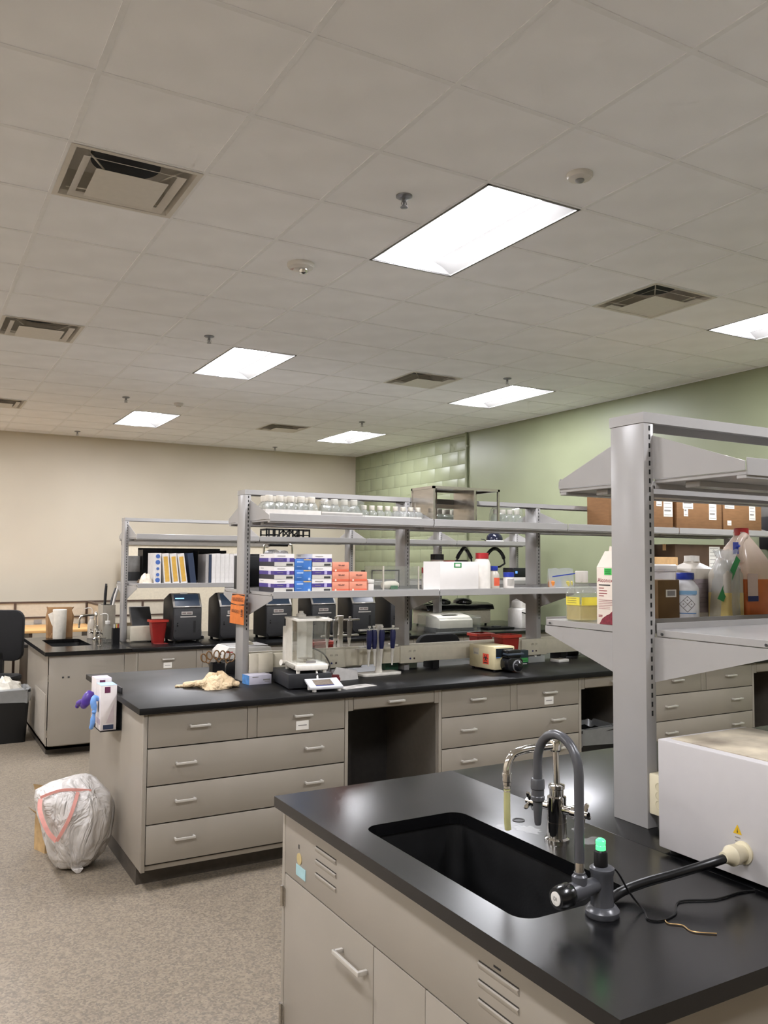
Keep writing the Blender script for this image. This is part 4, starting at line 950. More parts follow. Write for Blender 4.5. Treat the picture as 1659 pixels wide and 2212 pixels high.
lines(t, [(.02, .06, -.0002, .042, .046), (.09, .135, -.0002, .022, .03), (.1, .135, -.0002, .014, .017)], greyink_m)
# balance on a black riser
t = thing('balance_riser', 'black slab riser carrying the white analytical balance', 'riser', (2.075, 4.60, CT), -.14)
pbox('slab', M('riser_black', '222326', .5, var=.08), t, -.13, .13, -.16, .20, .008, .088, bevel=.003)
for x in (-.11, .11):
    for y in (-.14, .18): MB().lathe([(.012, 0), (.012, .01)], 12, (x, y, 0)).obj('rubber_foot', black_m, t)
t = thing('analytical_balance', 'white analytical balance with glass draft shield on black riser', 'balance', (2.085, 4.60, CT+.0885), -.14)
bal = M('balance_white', 'e6e2d8', .38)
pbox('base', bal, t, -.09, .10, -.15, .12, .016, .05, bevel=.006)
for x in (-.075, .085):
    for y in (-.13, .1): MB().lathe([(.012, 0), (.012, .018)], 12, (x, y, 0)).obj('foot', bal, t)
pbox('rear_column', bal, t, -.085, .085, .12, .19, .02, .25, bevel=.006)
pbox('back_panel', M('balance_inner_white', 'eae6dc', .5), t, -.08, .08, .10, .118, .05, .30)
pbox('chamber_wall', M('balance_frost', 'dcd7cc', .45), t, -.085, -.079, -.02, .118, .05, .30)
pbox('glass_door', glass_m, t, -.084, .092, -.135, -.131, .05, .30)
pbox('glass_door', glass_m, t, .088, .092, -.13, .11, .05, .30); pbox('glass_door', glass_m, t, -.085, -.081, -.13, -.025, .05, .30)
MB().box(-.09, .125, -.14, -.115, .30, .312).box(-.09, .125, .05, .125, .30, .312).box(-.09, -.07, -.115, .05, .30, .312).box(.085, .125, -.115, .05, .30, .312).obj('top_frame', bal, t); pbox('glass_door', glass_m, t, -.07, .085, -.115, .05, .303, .306); MB().lathe([(.03, .312), (.03, .325), (.018, .332), (.012, .338), (.014, .345), (0, .347)], 18, (-.0, .08, 0)).obj('top_knob', bal, t)
MB().lathe([(.035, .05), (.035, .053), (0, .0535)], 24, (0, -.02, 0)).lathe([(.01, .05), (.01, .07), (.045, .072), (.045, .075), (0, .076)], 24, (0, -.02, 0)).obj('weighing_pan', steel_m, t)
pbox('inner_post', bal, t, -.03, .03, .06, .10, .05, .29)
for x in (-.10, .11): pbox('door_rail', M('rail_grey', '9a968c', .4), t, x-.008, x+.008, -.12, .12, .03, .046, bevel=.003)
pbox('print_plate', greyink_m, t, -.03, .03, -.1362, -.1352, .058, .07)
MB().tube([(-.13, .05, .045), (-.10, .06, .04)], [.018, .012], 12).obj('leveling_knob', bal, t)
t = thing('balance_display', 'tilted grey touch display unit of the balance on the middle bench', 'display', (2.105, 4.372, CT), -.10)
m = MB().prism([(-.055, .028), (.055, .062), (.055, .05), (-.055, .012)], 'x', -.10, .10); m.obj('housing', M('display_silver', 'c6c6c8', .35), t, bevel=.004)
sl_ = math.atan2(.034, .11)
o = MB().box(-.06, .05, -.034, .034, 0, .001).obj('screen', M('display_screen', '6d6258', .25, var=.15, scale=60, emit=.05, ecol=(.4, .36, .3)), t); o.location = (0, 0, .0455); o.rotation_euler = (sl_, 0, 0)
o = MB().box(-.06, .05, -.044, -.036, 0, .001).obj('button_strip', M('navy_strip', '2c3570', .4), t); o.location = (0, 0, .0455); o.rotation_euler = (sl_, 0, 0)
for x in (-.07, .08):
    for y in (-.04, .045): MB().lathe([(.012, 0), (.012, .02+(y > 0)*.03)], 12, (x, y, 0)).obj('foot', white_m, t)
MB().tube(smooth_path([(-.02, .05, .055), (-.015, .075, .085), (-.01, .10, .105), (.01, .13, .112)]), .006, 8).obj('cable', white_m, t)
# sheets and clutter by the balance
t = tag(MB().box(-.12, .12, -.05, .05, 0, .002).obj('plastic_sleeve', M('clear_sleeve_sheet', 'a9a59f', .2, var=.5, scale=14), None, loc=(2.33, 4.40, CT), rz=.25), 'glossy clear sleeve lying right of the balance display', 'sheet')
tag(MB().prism([(-.02, 0), (.19, .0), (.18, .055), (.03, .085)], 'y', -.004, .004).obj('folded_card', M('card_grey_white', 'c9c6c2', .6, var=.06), None, loc=(2.30, 4.66, CT), rz=.1), 'folded white card leaning behind the balance display', 'card')
tag(MB().box(-.06, .06, -.025, .025, 0, .03).box(-.05, .055, -.02, .02, .03, .045).obj('cable_bundle', M('maroon_bundle', '6a2025', .5, var=.3), None, loc=(2.27, 4.63, CT), rz=-.3), 'bundled maroon cable beside the balance riser', 'cable')
tag(MB().tube(smooth_path([(2.27, 4.66, CT+.05), (2.31, 4.72, CT+.1), (2.30, 4.80, CT+.16), (2.25, 4.87, CT+.19)]), .005, 8).obj('tether', M('cord_grey', '4c4844', .4)), 'thin grey cord rising to the raceway behind the balance', 'cord')

# pipette stands
pip_w = M('stand_white', 'e2ded4', .35); pip_b = M('pipette_navy', '252a58', .35, var=.1)
def pipette_stand(x, y, rz, label, hh):
    t = thing('pipette_stand', label, 'pipette stand', (x, y, CT), rz)
    MB().prism(rrect(-.15, .15, -.06, .06, .025), 'z', 0, .018).obj('base', pip_w, t, bevel=.004)
    MB().lathe([(.026, .018), (.021, .04), (.019, .2), (.019, hh-.02), (.022, hh), (.026, hh+.025), (0, hh+.026)], 18).obj('column', pip_w, t)
    pbox('top_bar', pip_w, t, -.155, .155, -.012, .012, hh-.012, hh, bevel=.004)
    pbox('lower_bar', pip_w, t, -.15, .15, -.01, .01, hh-.12, hh-.108, bevel=.003)
    return t
pipette_stand(2.70, 4.79, .08, 'front white pipette stand holding the navy pipettes', .30)
pipette_stand(2.66, 5.27, .05, 'rear white pipette stand behind the raceway on the middle bench', .33)
def pipette(x, y, lab, rz=0, tilt=.07, mat=None, z=.30):
    t = thing('pipette', lab, 'pipette', (x, y, CT+z-.215), rz, 'pipettes hung on the stands'); R_ = Matrix.Rotation(tilt, 4, 'X')
    MB().tube([(0, 0, .21), (0, 0, .195), (0, .0, .16), (0, 0, .10), (0, 0, .085)], [.016, .019, .02, .015, .012], 12).rot(R_).obj('grip', mat or pip_b, t)
    MB().tube([(0, 0, .09), (0, 0, .075), (0, 0, .07), (0, 0, .03), (0, 0, -.02)], [.013, .013, .010, .008, .005], 10).rot(R_).obj('shaft', pip_w, t)
    MB().tube([(0, 0, .21), (0, 0, .225), (0, 0, .227), (0, 0, .237)], [.004, .004, .010, .009], 10).rot(R_).obj('plunger', pip_w, t)
    MB().box(-.004, .004, .01, .03, .19, .2).rot(R_).obj('finger_hook', mat or pip_b, t)
for k, (dx, lab) in enumerate(((-.10, 'leftmost navy pipette on the front stand'), (-.055, 'second navy pipette from the left on the front stand'), (-.008, 'navy pipette in front of the column of the front stand'), (.075, 'rightmost navy pipette on the front stand'))):
    pipette(2.70+dx, 4.745, lab, tilt=.05*(-1 if k == 1 else 1))
greyp = M('pipette_grey', '8e8c88', .4)
for k, dx in enumerate((-.12, -.06, .05)): pipette(2.66+dx, 5.235, ('leftmost', 'middle', 'rightmost')[k]+' grey pipette on the rear stand', mat=greyp, z=.33)
tag(MB().box(-.05, .05, -.04, .04, 0, .05).box(-.052, .052, -.042, .042, .05, .062).obj('tip_box', M('tip_box_green', '2f5a42', .4, var=.2), None, loc=(2.90, 5.0, CT)), 'dark green pipette tip box under the raceway', 'tip box')
tag(MB().box(-.06, .06, -.04, .04, 0, .055).box(-.062, .062, -.042, .042, .055, .066).obj('tip_box', M('tip_box_clear_green', '7e8f84', .3, var=.2), None, loc=(3.06, 5.03, CT)), 'pale green pipette tip box under the raceway', 'tip box')
# pump
t = thing('peristaltic_pump', 'cream peristaltic pump with black head and biohazard sticker', 'pump', (3.45, 4.545, CT))
pm = M('pump_cream', 'd8cba2', .42, var=.03)
pbox('housing', pm, t, 0, .175, 0, .285, .012, .168, bevel=.008)
for x in (.02, .155):
    for y in (.02, .26): MB().lathe([(.01, 0), (.01, .014)], 10, (x, y, 0)).obj('foot', black_m, t)
pbox('control_panel', M('pump_panel', '1d252c', .3), t, .015, .16, -.003, .001, .098, .155)
pbox('blue_strip', M('pump_blue', '5f8fc9', .4), t, .015, .05, -.0045, -.002, .092, .098)
MB().box(-.001, 0, .06, .125, .045, .115).obj('biohazard_sticker', M('fluorescent_orange', 'f0533a', .5), t)
for k in range(3):
    a = PI/2+k*2*PI/3; c = Vector((-.0016, .0925+.013*math.cos(a), .086+.013*math.sin(a)))
    MB().tube([tuple(c+Vector((0, .0105*math.cos(a+.6+q*(2*PI-1.2)/12), .0105*math.sin(a+.6+q*(2*PI-1.2)/12)))) for q in range(13)], .0022, 5).obj('biohazard_crescent', ink_m, t)
MB().tube([(-.0016, .0925+.008*math.cos(q*PI/8), .086+.008*math.sin(q*PI/8)) for q in range(17)], .0016, 5).obj('biohazard_ring', ink_m, t)
MB().box(-.0016, -.0008, .07, .115, .051, .057).obj('print_line', ink_m, t)
MB().box(-.001, 0, .17, .235, .1, .145).obj('white_label', M('faded_label', 'cfc8b4', .6), t)
for z in (.106, .113): MB().box(-.0015, -.0006, .18, .225, z, z+.003).obj('print_line', greyink_m, t)
h = MB().prism(rrect(.05, .18, .012, .098, .03, 4), 'y', -.085, 0).prism(rrect(.06, .17, .095, .15, .012, 3), 'y', -.075, 0).obj('pump_head', M('pump_head_black', '141416', .25), t, bevel=.006); MB().lathe([(.036, .085), (.034, .1), (.02, .112), (0, .114)], 20, (.13, 0, .045), '-y').obj('rotor_cover', MATS['pump_head_black'], h)
MB().box(.055, .185, -.09, -.02, .115, .128).obj('occlusion_lever', M('lever_grey', '39424c', .35), h, bevel=.003)
MB().tube([(.13+.036*math.cos(q*PI/8), -.088, .045+.036*math.sin(q*PI/8)) for q in range(17)], .006, 8).obj('rotor_ring', M('ring_grey', '6d6d6d', .3), h)
# containers of the middle bench
def tapered(name, lab, cat, x, y, z, w0, w1, d0, d1, h, mat, rim, group=None, lip=.012):
    t = thing(name, lab, cat, (x, y, z), 0, group); m = MB(); vs = []
    rows = [(w0, d0, 0), (w1, d1, h), (w1-.008, d1-.008, h), (w0-.006, d0-.006, .006)]
    for w_, d_, zz in rows: vs += [(*p, zz) for p in rrect(-w_/2, w_/2, -d_/2, d_/2, min(w_, d_)*.12, 3)]
    k = 16; m.add(vs, [(j*k+i, j*k+(i+1) % k, (j+1)*k+(i+1) % k, (j+1)*k+i) for j in range(3) for i in range(k)]+[tuple(range(k))[::-1], tuple(range(3*k, 4*k))]); m.obj('body', mat, t)
    m = MB(); vs = []
    for s, zz in ((1, h-.022), (1+2*lip/w1, h-.02), (1+2*lip/w1, h), (.96, h+.001)): vs += [(*p, zz) for p in rrect(-w1/2*s, w1/2*s, -d1/2*s, d1/2*s, min(w1, d1)*.12, 3)]
    m.add(vs, [(j*k+i, j*k+(i+1) % k, (j+1)*k+(i+1) % k, (j+1)*k+i) for j in range(3) for i in range(k)]); m.obj('rim', rim, t)
    return t
tapered('sharps_bin', 'left red sharps bin behind the cream pump', 'sharps bin', 3.91, 5.32, CT, .12, .15, .1, .13, .185, red_m, redd_m)
t = tapered('sharps_bin', 'right red sharps bin behind the cream pump', 'sharps bin', 3.735, 4.775, CT, .115, .155, .09, .12, .225, red_m, redd_m)
tapered('red_tub', 'shallow red tub behind the analytical balance', 'tub', 2.565, 5.42, CT, .15, .175, .13, .16, .172, red_m, redd_m)
t = thing('white_shaker', 'white lidded lab device on a black base behind the first post', 'lab device', (1.96, 5.36, CT))
pbox('base', dgrey2_m, t, -.13, .15, -.1, .12, 0, .095, bevel=.004)
MB().prism([(-.15, .095), (-.15, .14), (-.115, .175), (.17, .168), (.18, .155), (.18, .095)], 'y', -.115, .13).obj('housing', white_m, t, bevel=.006)
pbox('platform', M('platform_grey', '8f8c88', .4), t, -.1, .16, -.1, .115, .17, .178, bevel=.002)
MB().prism([(.0, .178), (.08, .178), (.06, .2), (.02, .2)], 'y', -.05, .05).obj('sample_block', M('block_beige', 'c3bba8', .5), t)
pbox('red_mark', M('red_mark_print', 'b03434', .5), t, -.13, -.09, -.1162, -.115, .138, .146)
pbox('switch', ink_m, t, -.1512, -.149, -.06, -.035, .12, .13)
tag(MB().prism([(0, 0), (.12, 0), (.1, .03), (.01, .04)], 'y', -.04, .04).obj('label_printer', M('dark_teal_box', '2c3640', .4), None, loc=(3.87, 4.86, CT+.008)), 'small dark handheld device right of the pump head', 'device') if 0 else None
t = thing('timer_box', 'small dark timer with green label right of the pump head', 'timer', (3.90, 4.80, CT))
pbox('body', M('timer_dark', '2b3a44', .35), t, -.045, .055, 0, .05, .006, .10, bevel=.004); MB().box(-.03, .05, -.001, 0, .014, .046).obj('green_label', M('label_green', '4aa858', .5), t)
lines(t, [(-.02, .04, -.0006, .026, .03)], MATS['dark_green_ink']); pbox('foot', white_m, t, -.03, .04, .0, .05, 0, .0065)
t = thing('pocket_scale', 'small white pocket scale lying right of the pump on the middle bench', 'scale', (4.25, 4.80, CT), .1)
pbox('body', white_m, t, -.055, .055, -.045, .045, 0, .022, bevel=.005); pbox('weighing_plate', steel_m, t, -.045, .01, -.036, .036, .022, .025, bevel=.001); pbox('screen', greyink_m, t, .02, .045, -.03, .03, .022, .0235)
t = thing('black_adapter', 'black power adapter block at the right of the middle bench', 'adapter', (4.64, 5.11, CT))
pbox('body', black_m, t, -.06, .06, -.03, .03, 0, .09, bevel=.006); MB().tube(smooth_path([(.06, 0, .05), (.10, 0, .03), (.13, .02, .008), (.2, .0, .006)]), .005, 8).obj('cord', black_m, t)
t = thing('paper_note', 'clear sheet leaning below the raceway right of the timer', 'sheet', (4.06, 4.85, CT))
MB().box(-.09, .09, 0, .002, .0, .045).obj('sheet', film_m, t); pbox('clip', white_m, t, -.01, .01, -.004, .006, .04, .052)

# warning sheet on the first post of the middle shelving
t = thing('warning_sheet', 'orange warning sheet taped to the first post of the middle shelving', 'sign', (1.796, 4.835, 1.26))
WW, HH = .228, .185
def wsx(y, z): return -.002-.010*(1-z/HH)*(y/WW)-.003*math.sin(PI*z/HH)
m = MB(); vs = []
for j in range(7):
    for i in range(6):
        y = WW*i/5; z = HH*j/6; vs.append((wsx(y, z), y+.014*(1-j/6), z))
m.add(vs, [(j*6+i, j*6+i+1, (j+1)*6+i+1, (j+1)*6+i) for j in range(6) for i in range(5)]); m.obj('sheet', M('warning_orange', 'd9772e', .6, var=.06), t)
wr = M('warning_ink', '2a1c14', .6); wb = M('warning_brown_ink', '6f3a1c', .6)
for zc, sgn in ((.183, -1), (.117, 1)):
    m = MB(); vs = []
    for i in range(9):
        y = .004+.22*i/8; u = (i-4)/4; wdt = .002+.008*abs(u)**1.3
        for zz in (zc, zc+sgn*wdt): vs.append((wsx(y, zz)-.0012, y+.014*(1-zz/HH), zz))
    m.add(vs, [(2*i, 2*i+1, 2*i+3, 2*i+2) for i in range(8)]); m.obj('eye_border', wr, t)
text('WARNING', .036, wb, t, (wsx(.12, .15)-.003, .118, .15), LEFT, sx=1.12)
text('BIOHAZARD', .026, wr, t, (wsx(.15, .078)-.005, .142, .078), (PI/2, 0, -PI/2-.04), sx=.93)
for z in (.088, .080, .070, .060, .05): MB().box(-.0112, -.0102, .02, .048, z, z+.005).obj('print_line', wr, t)

# glove dispensers on the end of the middle bench
def dispenser(y0, z0, h, label, glove_col, top_col, name):
    t = thing('glove_dispenser', label, 'glove box', (.951, y0, z0), 0, 'glove boxes hung on the end of the middle bench')
    pbox('carton', M('dispenser_white', 'd9d2d0', .5, var=.03), t, 0, .085, 0, .125, 0, h, bevel=.0015)
    MB().box(.0, .085, 0, .125, h, h+.001).obj('top_print', top_col, t)
    MB().lathe([(.03, 0), (.03, .0012)], 20, (0, .06, h*.5), '-x', sy=1, sx=.5).obj('opening', ink_m, t)
    MB().box(.02, .05, -.001, 0, h-.04, h-.008).obj('maroon_square', M('maroon_square_print', '63284a', .5), t); MB().box(.015, .07, -.001, 0, .006, .03).obj('navy_band', M('navy_band_print', '26324e', .5), t)
    MB().box(-.001, 0, .01, .11, .03, h*.25).obj('side_print', M('mauve_print', 'b7a7ae', .6), t)
    MB().prism([(.03, .04), (.07, h*.6), (.07, .04)], 'y', -.0009, 0).obj('front_print', M('mauve_pale_print', 'bdb0b2', .6), t)
    return t
t1 = dispenser(4.765, .722, .243, 'white glove box with light blue gloves hung on the middle bench end', None, M('sky_blue_print', '9cbfe6', .5), 'blue')
gb = M('blue_nitrile', '6f9fe0', .45, var=.15, scale=30)
for p, r in (([(0, .06, .16), (-.02, .055, .175), (-.03, .05, .15), (-.022, .05, .11), (-.028, .045, .09)], [.012, .016, .017, .012, .009]), ([(-.022, .05, .1), (-.028, .055, .06), (-.03, .06, .03), (-.036, .075, .0)], [.009, .014, .012, .005])):
    MB().tube(smooth_path(p, 3), [r[min(len(r)-1, int(i/3))] for i in range((len(p)-1)*3+1)], 10).obj('hanging_glove', gb, t1, smooth=80)
t2 = dispenser(4.905, .74, .245, 'white glove box with purple gloves behind the blue glove box', None, M('lilac_print', 'cbbcd8', .5), 'purple')
gp = M('purple_nitrile', '4b2f8e', .4, var=.2, scale=30)
for p, r in (([(0, .07, .14), (-.02, .06, .15), (-.04, .05, .125), (-.045, .06, .1), (-.05, .09, .085)], [.02, .028, .026, .02, .012]), ([(-.04, .06, .12), (-.06, .1, .105), (-.07, .13, .09), (-.075, .14, .07)], [.018, .018, .012, .008])):
    MB().tube(smooth_path(p, 3), [r[min(len(r)-1, int(i/3))] for i in range((len(p)-1)*3+1)], 10).obj('hanging_glove', gp, t2, smooth=80)
t = thing('dispenser_bracket', 'thin black wire bracket holding the glove boxes on the bench end', 'bracket', (.95, 4.755, .718))
MB().box(0, .113, 0, .3, -.001, .002).obj('tray', black_m, t); MB().box(.108, .113, 0, .3, .002, .23).obj('back_plate', black_m, t)

# ------------------------------------------------------------------ dark analyzers on the far bench
FC = CT+FZ
scr_m = M('analyzer_screen', '1d2733', .18, emit=.06, ecol=(.15, .22, .35)); trim_m = M('silver_trim', 'a5a29d', .3, .7)
def analyzer(x, y, label, lit=False, rz=0):
    t = thing('analyzer', label, 'analyzer', (x, y, FC), rz, 'dark grey analyzers on the far bench')
    Wd = .275; prof = [(.012, .022), (.012, .325), (.10, .452), (.16, .458), (.345, .40), (.36, .36), (.36, .022)]
    MB().prism(prof, 'x', 0, Wd).obj('body', dgrey2_m, t, bevel=.008)
    p = [(a, b) for a, b in rrect(.004, Wd-.004, .03, .322, .05, 5)]
    p = [(a, b if b > .1 else b) for a, b in p]
    q = [(.006, .322), (.006, .075)]+[(.046-.04*math.cos(k*PI/12), .072-.042*math.sin(k*PI/12)) for k in range(1, 7)]+[(Wd-.046+.04*math.sin(k*PI/12), .072-.042*math.cos(k*PI/12)) for k in range(0, 6)]+[(Wd-.006, .075), (Wd-.006, .322)]
    fp = MB().prism(q, 'y', -.006, .013).obj('front_panel', M('analyzer_grey', '2c2c2e', .45, var=.05), t, bevel=.003)
    MB().box(.035, .045, -.009, -.006, .18, .19).box(.033, .047, -.009, -.006, .155, .169).obj('button', black_m, fp)
    MB().box(.19, .212, -.0072, -.006, .095, .205).obj('tube_slot', slot_m, fp)
    pl = MB().box(.075, .18, -.008, -.006, .262, .292).obj('name_plate', M('plate_silver', 'b9b4ae', .4), fp)
    for a, b in ((.082, .118), (.126, .172)): MB().box(a, b, -.0086, -.0078, .27, .284).obj('print_block', M('plate_print', '7d6f6c', .5), pl)
    MB().box(.065, .215, -.0078, -.006, .238, .249).obj('strip', MATS['plate_silver'], fp)
    for xx in (.02, Wd-.03): MB().lathe([(.004, 0), (.004, .002)], 8, (xx, -.006, .115), '-y').obj('screw', black_m, fp)
    L = math.hypot(.088, .127); ang = math.atan2(.127, .088)
    bz = MB().box(-.0, Wd, 0, L, 0, .008).obj('bezel', trim_m, t, bevel=.003); bz.location = (0, .008, .328); bz.rotation_euler = (ang, 0, 0)
    MB().box(.02, Wd-.02, .014, L-.012, .008, .0092).obj('screen', scr_m, bz)
    if lit: MB().box(.03, .115, L*.60, L*.66, .0092, .0098).obj('screen_bar', M('screen_cyan', '6fb6e6', .4, emit=.8, ecol=(.3, .6, .9)), bz)
    MB().box(.085, .155, L-.008, L+.004, .004, .014).obj('top_clip', white_m, bz)
    MB().box(.11, .15, .002, .010, .008, .0095).obj('logo_plate', white_m, bz)
    for xx in (.03, Wd-.03):
        for yy in (.04, .33): MB().lathe([(.014, 0), (.014, .024)], 12, (xx, yy, 0)).obj('foot', black_m, t)
lab6 = ['leftmost dark grey analyzer with a lit screen on the far bench', 'second dark analyzer, partly behind the warning post', 'third dark analyzer, right of the warning post', 'fourth dark analyzer, above the glass balance', 'fifth dark analyzer, above the pipettes', 'rightmost dark analyzer, partly behind the second post']
for k, x in enumerate((2.19, 2.64, 3.115, 3.61, 4.075, 4.535)): analyzer(x, 7.79, lab6[k], k == 0)
tapered('sharps_bin', 'red tapered sharps bin left of the first dark analyzer', 'sharps bin', 2.085, 7.93, FC, .10, .15, .09, .13, .215, red_m, redd_m)
tag(MB().box(-.06, .06, -.04, .04, 0, .004).obj('red_tray', M('red_tray_plastic', '6d1f1c', .4), None, loc=(2.08, 7.80, FC)), 'thin dark red tray in front of the far red sharps bin', 'tray')
t = thing('tablet_stand', 'dark grey tilted tablet stand left of the first analyzer', 'tablet', (1.98, 8.42, FC))
MB().prism([(0, .02), (.2, .3), (.26, .3), (.1, .02)], 'x', 0, .2).obj('body', M('tablet_body', '4a4a4b', .4), t, bevel=.006); pbox('foot', black_m, t, 0, .2, 0, .2, 0, .022)
for k, (x, lab) in enumerate(((2.50, 'white papers held between the first two analyzers'), (3.45, 'small pale tablet standing between the third and fourth analyzers'))):
    t = thing('paper_stack', lab, 'papers', (x, 8.2, FC)); MB().prism([(0, 0), (.03, .0), (.14, .28), (.10, .29)], 'x', 0, .1).obj('sheets', paper_m, t); pbox('holder', dgrey_m, t, -.01, .11, -.02, .14, 0, .02)
# faucet and clutter by the far sink
fa = [o for o in C.objects if o.name == 'lab_faucet'][0]
o = copy_tree(fa); o.location = (1.60, 8.32, FC); o['label'] = 'chrome lab faucet behind the small far sink'
t = thing('gas_turret', 'small chrome gas turret beside the far sink', 'gas tap', (1.545, 7.86, FC))
MB().lathe([(.02, 0), (.02, .005), (.012, .008), (.011, .06), (.016, .065), (.016, .08), (.006, .09), (0, .095)], 16).obj('post', chrome_m, t)
MB().tube([(0, 0, .07), (-.04, 0, .07), (-.05, 0, .06)], .006, 8).obj('nozzle', chrome_m, t); MB().tube([(0, -.01, .07), (.05, -.02, .072)], .006, 8).obj('lever', chrome_m, t)
t = thing('paper_towel_roll', 'white paper towel roll standing at the back of the far sink', 'paper towel', (1.335, 8.74, FC))
MB().lathe([(.058, 0), (.06, .003), (.066, .28), (.062, .283), (.02, .282)], 24).obj('roll', M('towel_white', 'e3ddd0', .85, bump=.5, bscale=50), t)
MB().prism([(-.066, .26), (-.11, .24), (-.075, .14), (-.062, .12)], 'y', -.01, -.007).obj('loose_sheet', MATS['towel_white'], t)
t = thing('paper_bag', 'brown paper bag behind the white towel roll', 'paper bag', (1.36, 8.90, FC))
m = MB(); vs = []
for j, (z, s) in enumerate(((0, 1), (.1, .98), (.2, 1.0), (.27, .9), (.30, 1.02))):
    for i, p in enumerate(rrect(-.125*s, .125*s, -.04, .04, .01, 1)): vs.append((p[0]+random.uniform(-.006, .006), p[1]+random.uniform(-.004, .004)*(z > 0), z+random.uniform(-.008, .008)*(z > 0)))
k = 8; m.add(vs, [(j*k+i, j*k+(i+1) % k, (j+1)*k+(i+1) % k, (j+1)*k+i) for j in range(4) for i in range(k)]); m.obj('bag', M('kraft_bag', '9a7650', .8, var=.15, scale=18), t)
MB().prism([(-.1, .0), (.1, .0), (.09, .05), (-.08, .045)], 'y', -.085, -.05).obj('folded_flap', MATS['kraft_bag'], t)
for i, (x, y, h, lab) in enumerate(((1.665, 8.12, .27, 'tall clear wash bottle beside the far faucet'), (1.615, 8.62, .3, 'tall white wash bottle behind the far faucet'))):
    t = bottle('wash_bottle', lab, 'bottle', x, y, FC, .04, h*.75, clear_m if i == 0 else milk_m, white_m, .45, .025, .7)
    MB().tube(smooth_path([(0, 0, h*.7), (0, 0, h*.95), (-.03, 0, h), (-.07, 0, h*.97)]), .004, 8).obj('nozzle', white_m, t)
t = thing('tool_caddy', 'beige open caddy with hand tools on the far bench left of the post', 'caddy', (1.755, 8.62, FC))
bg = M('caddy_beige', 'a39c8e', .5, var=.05); w_, d_, h_ = .12, .24, .33
for a in ((-.06, .06, -.12, -.115), (-.06, .06, .115, .12), (-.06, -.055, -.115, .115), (.055, .06, -.115, .115)): pbox('panel', bg, t, *a, 0, h_)
pbox('floor_plate', bg, t, -.055, .055, -.115, .115, 0, .01)
for k, (dy, dx, l, lab, mm) in enumerate(((.08, -.02, .52, 'grey hand tool leaning left in the beige caddy', dgrey_m), (.04, -.03, .50, 'black handled tool in the beige caddy', black_m), (-.02, .01, .48, 'dark handled probe in the middle of the beige caddy', dgrey_m), (-.08, .03, .50, 'white handled probe at the right of the beige caddy', white_m))):
    s = thing('hand_tool', lab, 'tool', (1.755+dx*.6, 8.62+dy, FC+.012), 0, 'hand tools in the beige caddy'); tl = .16*(1 if k > 1 else .3)
    MB().tube([(0, 0, 0), (tl*.1, 0, l*.55)], .005, 8).obj('shaft', steel_m, s); MB().tube([(tl*.1, 0, l*.55), (tl*.3, .02, l*.8), (tl*.5, .03, l)], [.011, .014, .011], 10).obj('grip', mm, s)
t = thing('pen_cup', 'black square pen cup at the front of the far bench', 'cup', (1.70, 7.93, FC))
m = MB().box(-.03, .03, -.03, .03, 0, .004)
for a in ((-.03, .03, -.03, -.027), (-.03, .03, .027, .03), (-.03, -.027, -.027, .027), (.027, .03, -.027, .027)): m.box(*a, .004, .15)
m.obj('cup', black_m, t)
for k, (dx, mm, lab) in enumerate(((-.012, white_m, 'white pen in the black pen cup'), (.005, M('pen_yellow', 'c9b24a', .5), 'yellow pen in the black pen cup'), (.016, M('pen_red', 'b5362f', .5), 'red pen in the black pen cup'))):
    s = thing('pen', lab, 'pen', (1.70+dx, 7.93, FC+.005), 0, 'pens in the black cup'); MB().tube([(0, 0, 0), (dx*.3, 0, .165)], .0045, 8).obj('barrel', mm, s); MB().tube([(dx*.3, 0, .165), (dx*.32, 0, .178)], .005, 8).obj('cap', mm, s)
tag(MB().box(-.14, .12, -.05, .05, 0, .012).obj('notepad', paper_m, None, loc=(1.72, 8.12, FC), rz=.1), 'white notepad lying near the far faucet', 'notepad') if 0 else None

# ------------------------------------------------------------------ far lower shelf: binders
FS = 1.467+FZ+.0005; yb0 = 7.815
def binder(x, w, h, d, label, mat, lean=0, spine=None, sticker=None):
    t = thing('ring_binder', label, 'binder', (x, yb0, FS), 0, 'binders on the far shelf'); R_ = Matrix.Rotation(lean, 4, 'Y')
    MB().box(0, .003, 0, d, 0, h).box(w-.003, w, 0, d, 0, h).box(.003, w-.003, 0, .003, 0, h).rot(R_).obj('cover', mat, t); MB().box(.005, w-.005, .006, d-.01, .004, h-.006).rot(R_).obj('pages', paper_m, t)
    if sticker: MB().box(w*.18, w*.82, -.001, 0, h*.06, h*.9).rot(R_).obj('spine_label', sticker, t)
    return t
ylw = M('yellow_spine', 'd9ac4c', .55, var=.08); bwh = M('binder_white', 'dedbd8', .45); navy = M('binder_navy', '29364d', .45)
t = binder(2.012, .06, .285, .25, 'white binder with blue spots on its spine, leftmost on the far shelf', bwh)
bsp = M('spot_blue', '4468b0', .55)
for z, r in ((.255, .02), (.2, .022), (.14, .014), (.085, .016), (.035, .022)): MB().lathe([(r, 0), (r, .001)], 14, (.03, -.0002, z), '-y').obj('blue_spot', bsp, t)
for k in range(3): binder(2.106+k*.079, .062, .28, .25, ('left', 'middle', 'right')[k]+' white binder with yellow spine label on the far shelf', bwh, -.10-.02*k, sticker=ylw)
binder(2.356, .055, .285, .25, 'navy blue binder leaning beside the yellow ones', navy, -.13)
binder(2.50, .028, .28, .25, 'pale grey thin binder right of the dark gap on the far shelf', M('binder_grey', 'a7a3a0', .45)); binder(2.531, .024, .275, .25, 'dark thin binder between grey and white binders', navy)
for k, x in enumerate((2.558, 2.602, 2.646, 2.69, 2.734, 2.778)): binder(x, .042, .283+.004*(k % 2), .25, ('first', 'second', 'third', 'fourth', 'fifth', 'sixth')[k]+' plain white binder right of the thin dark binder', bwh)
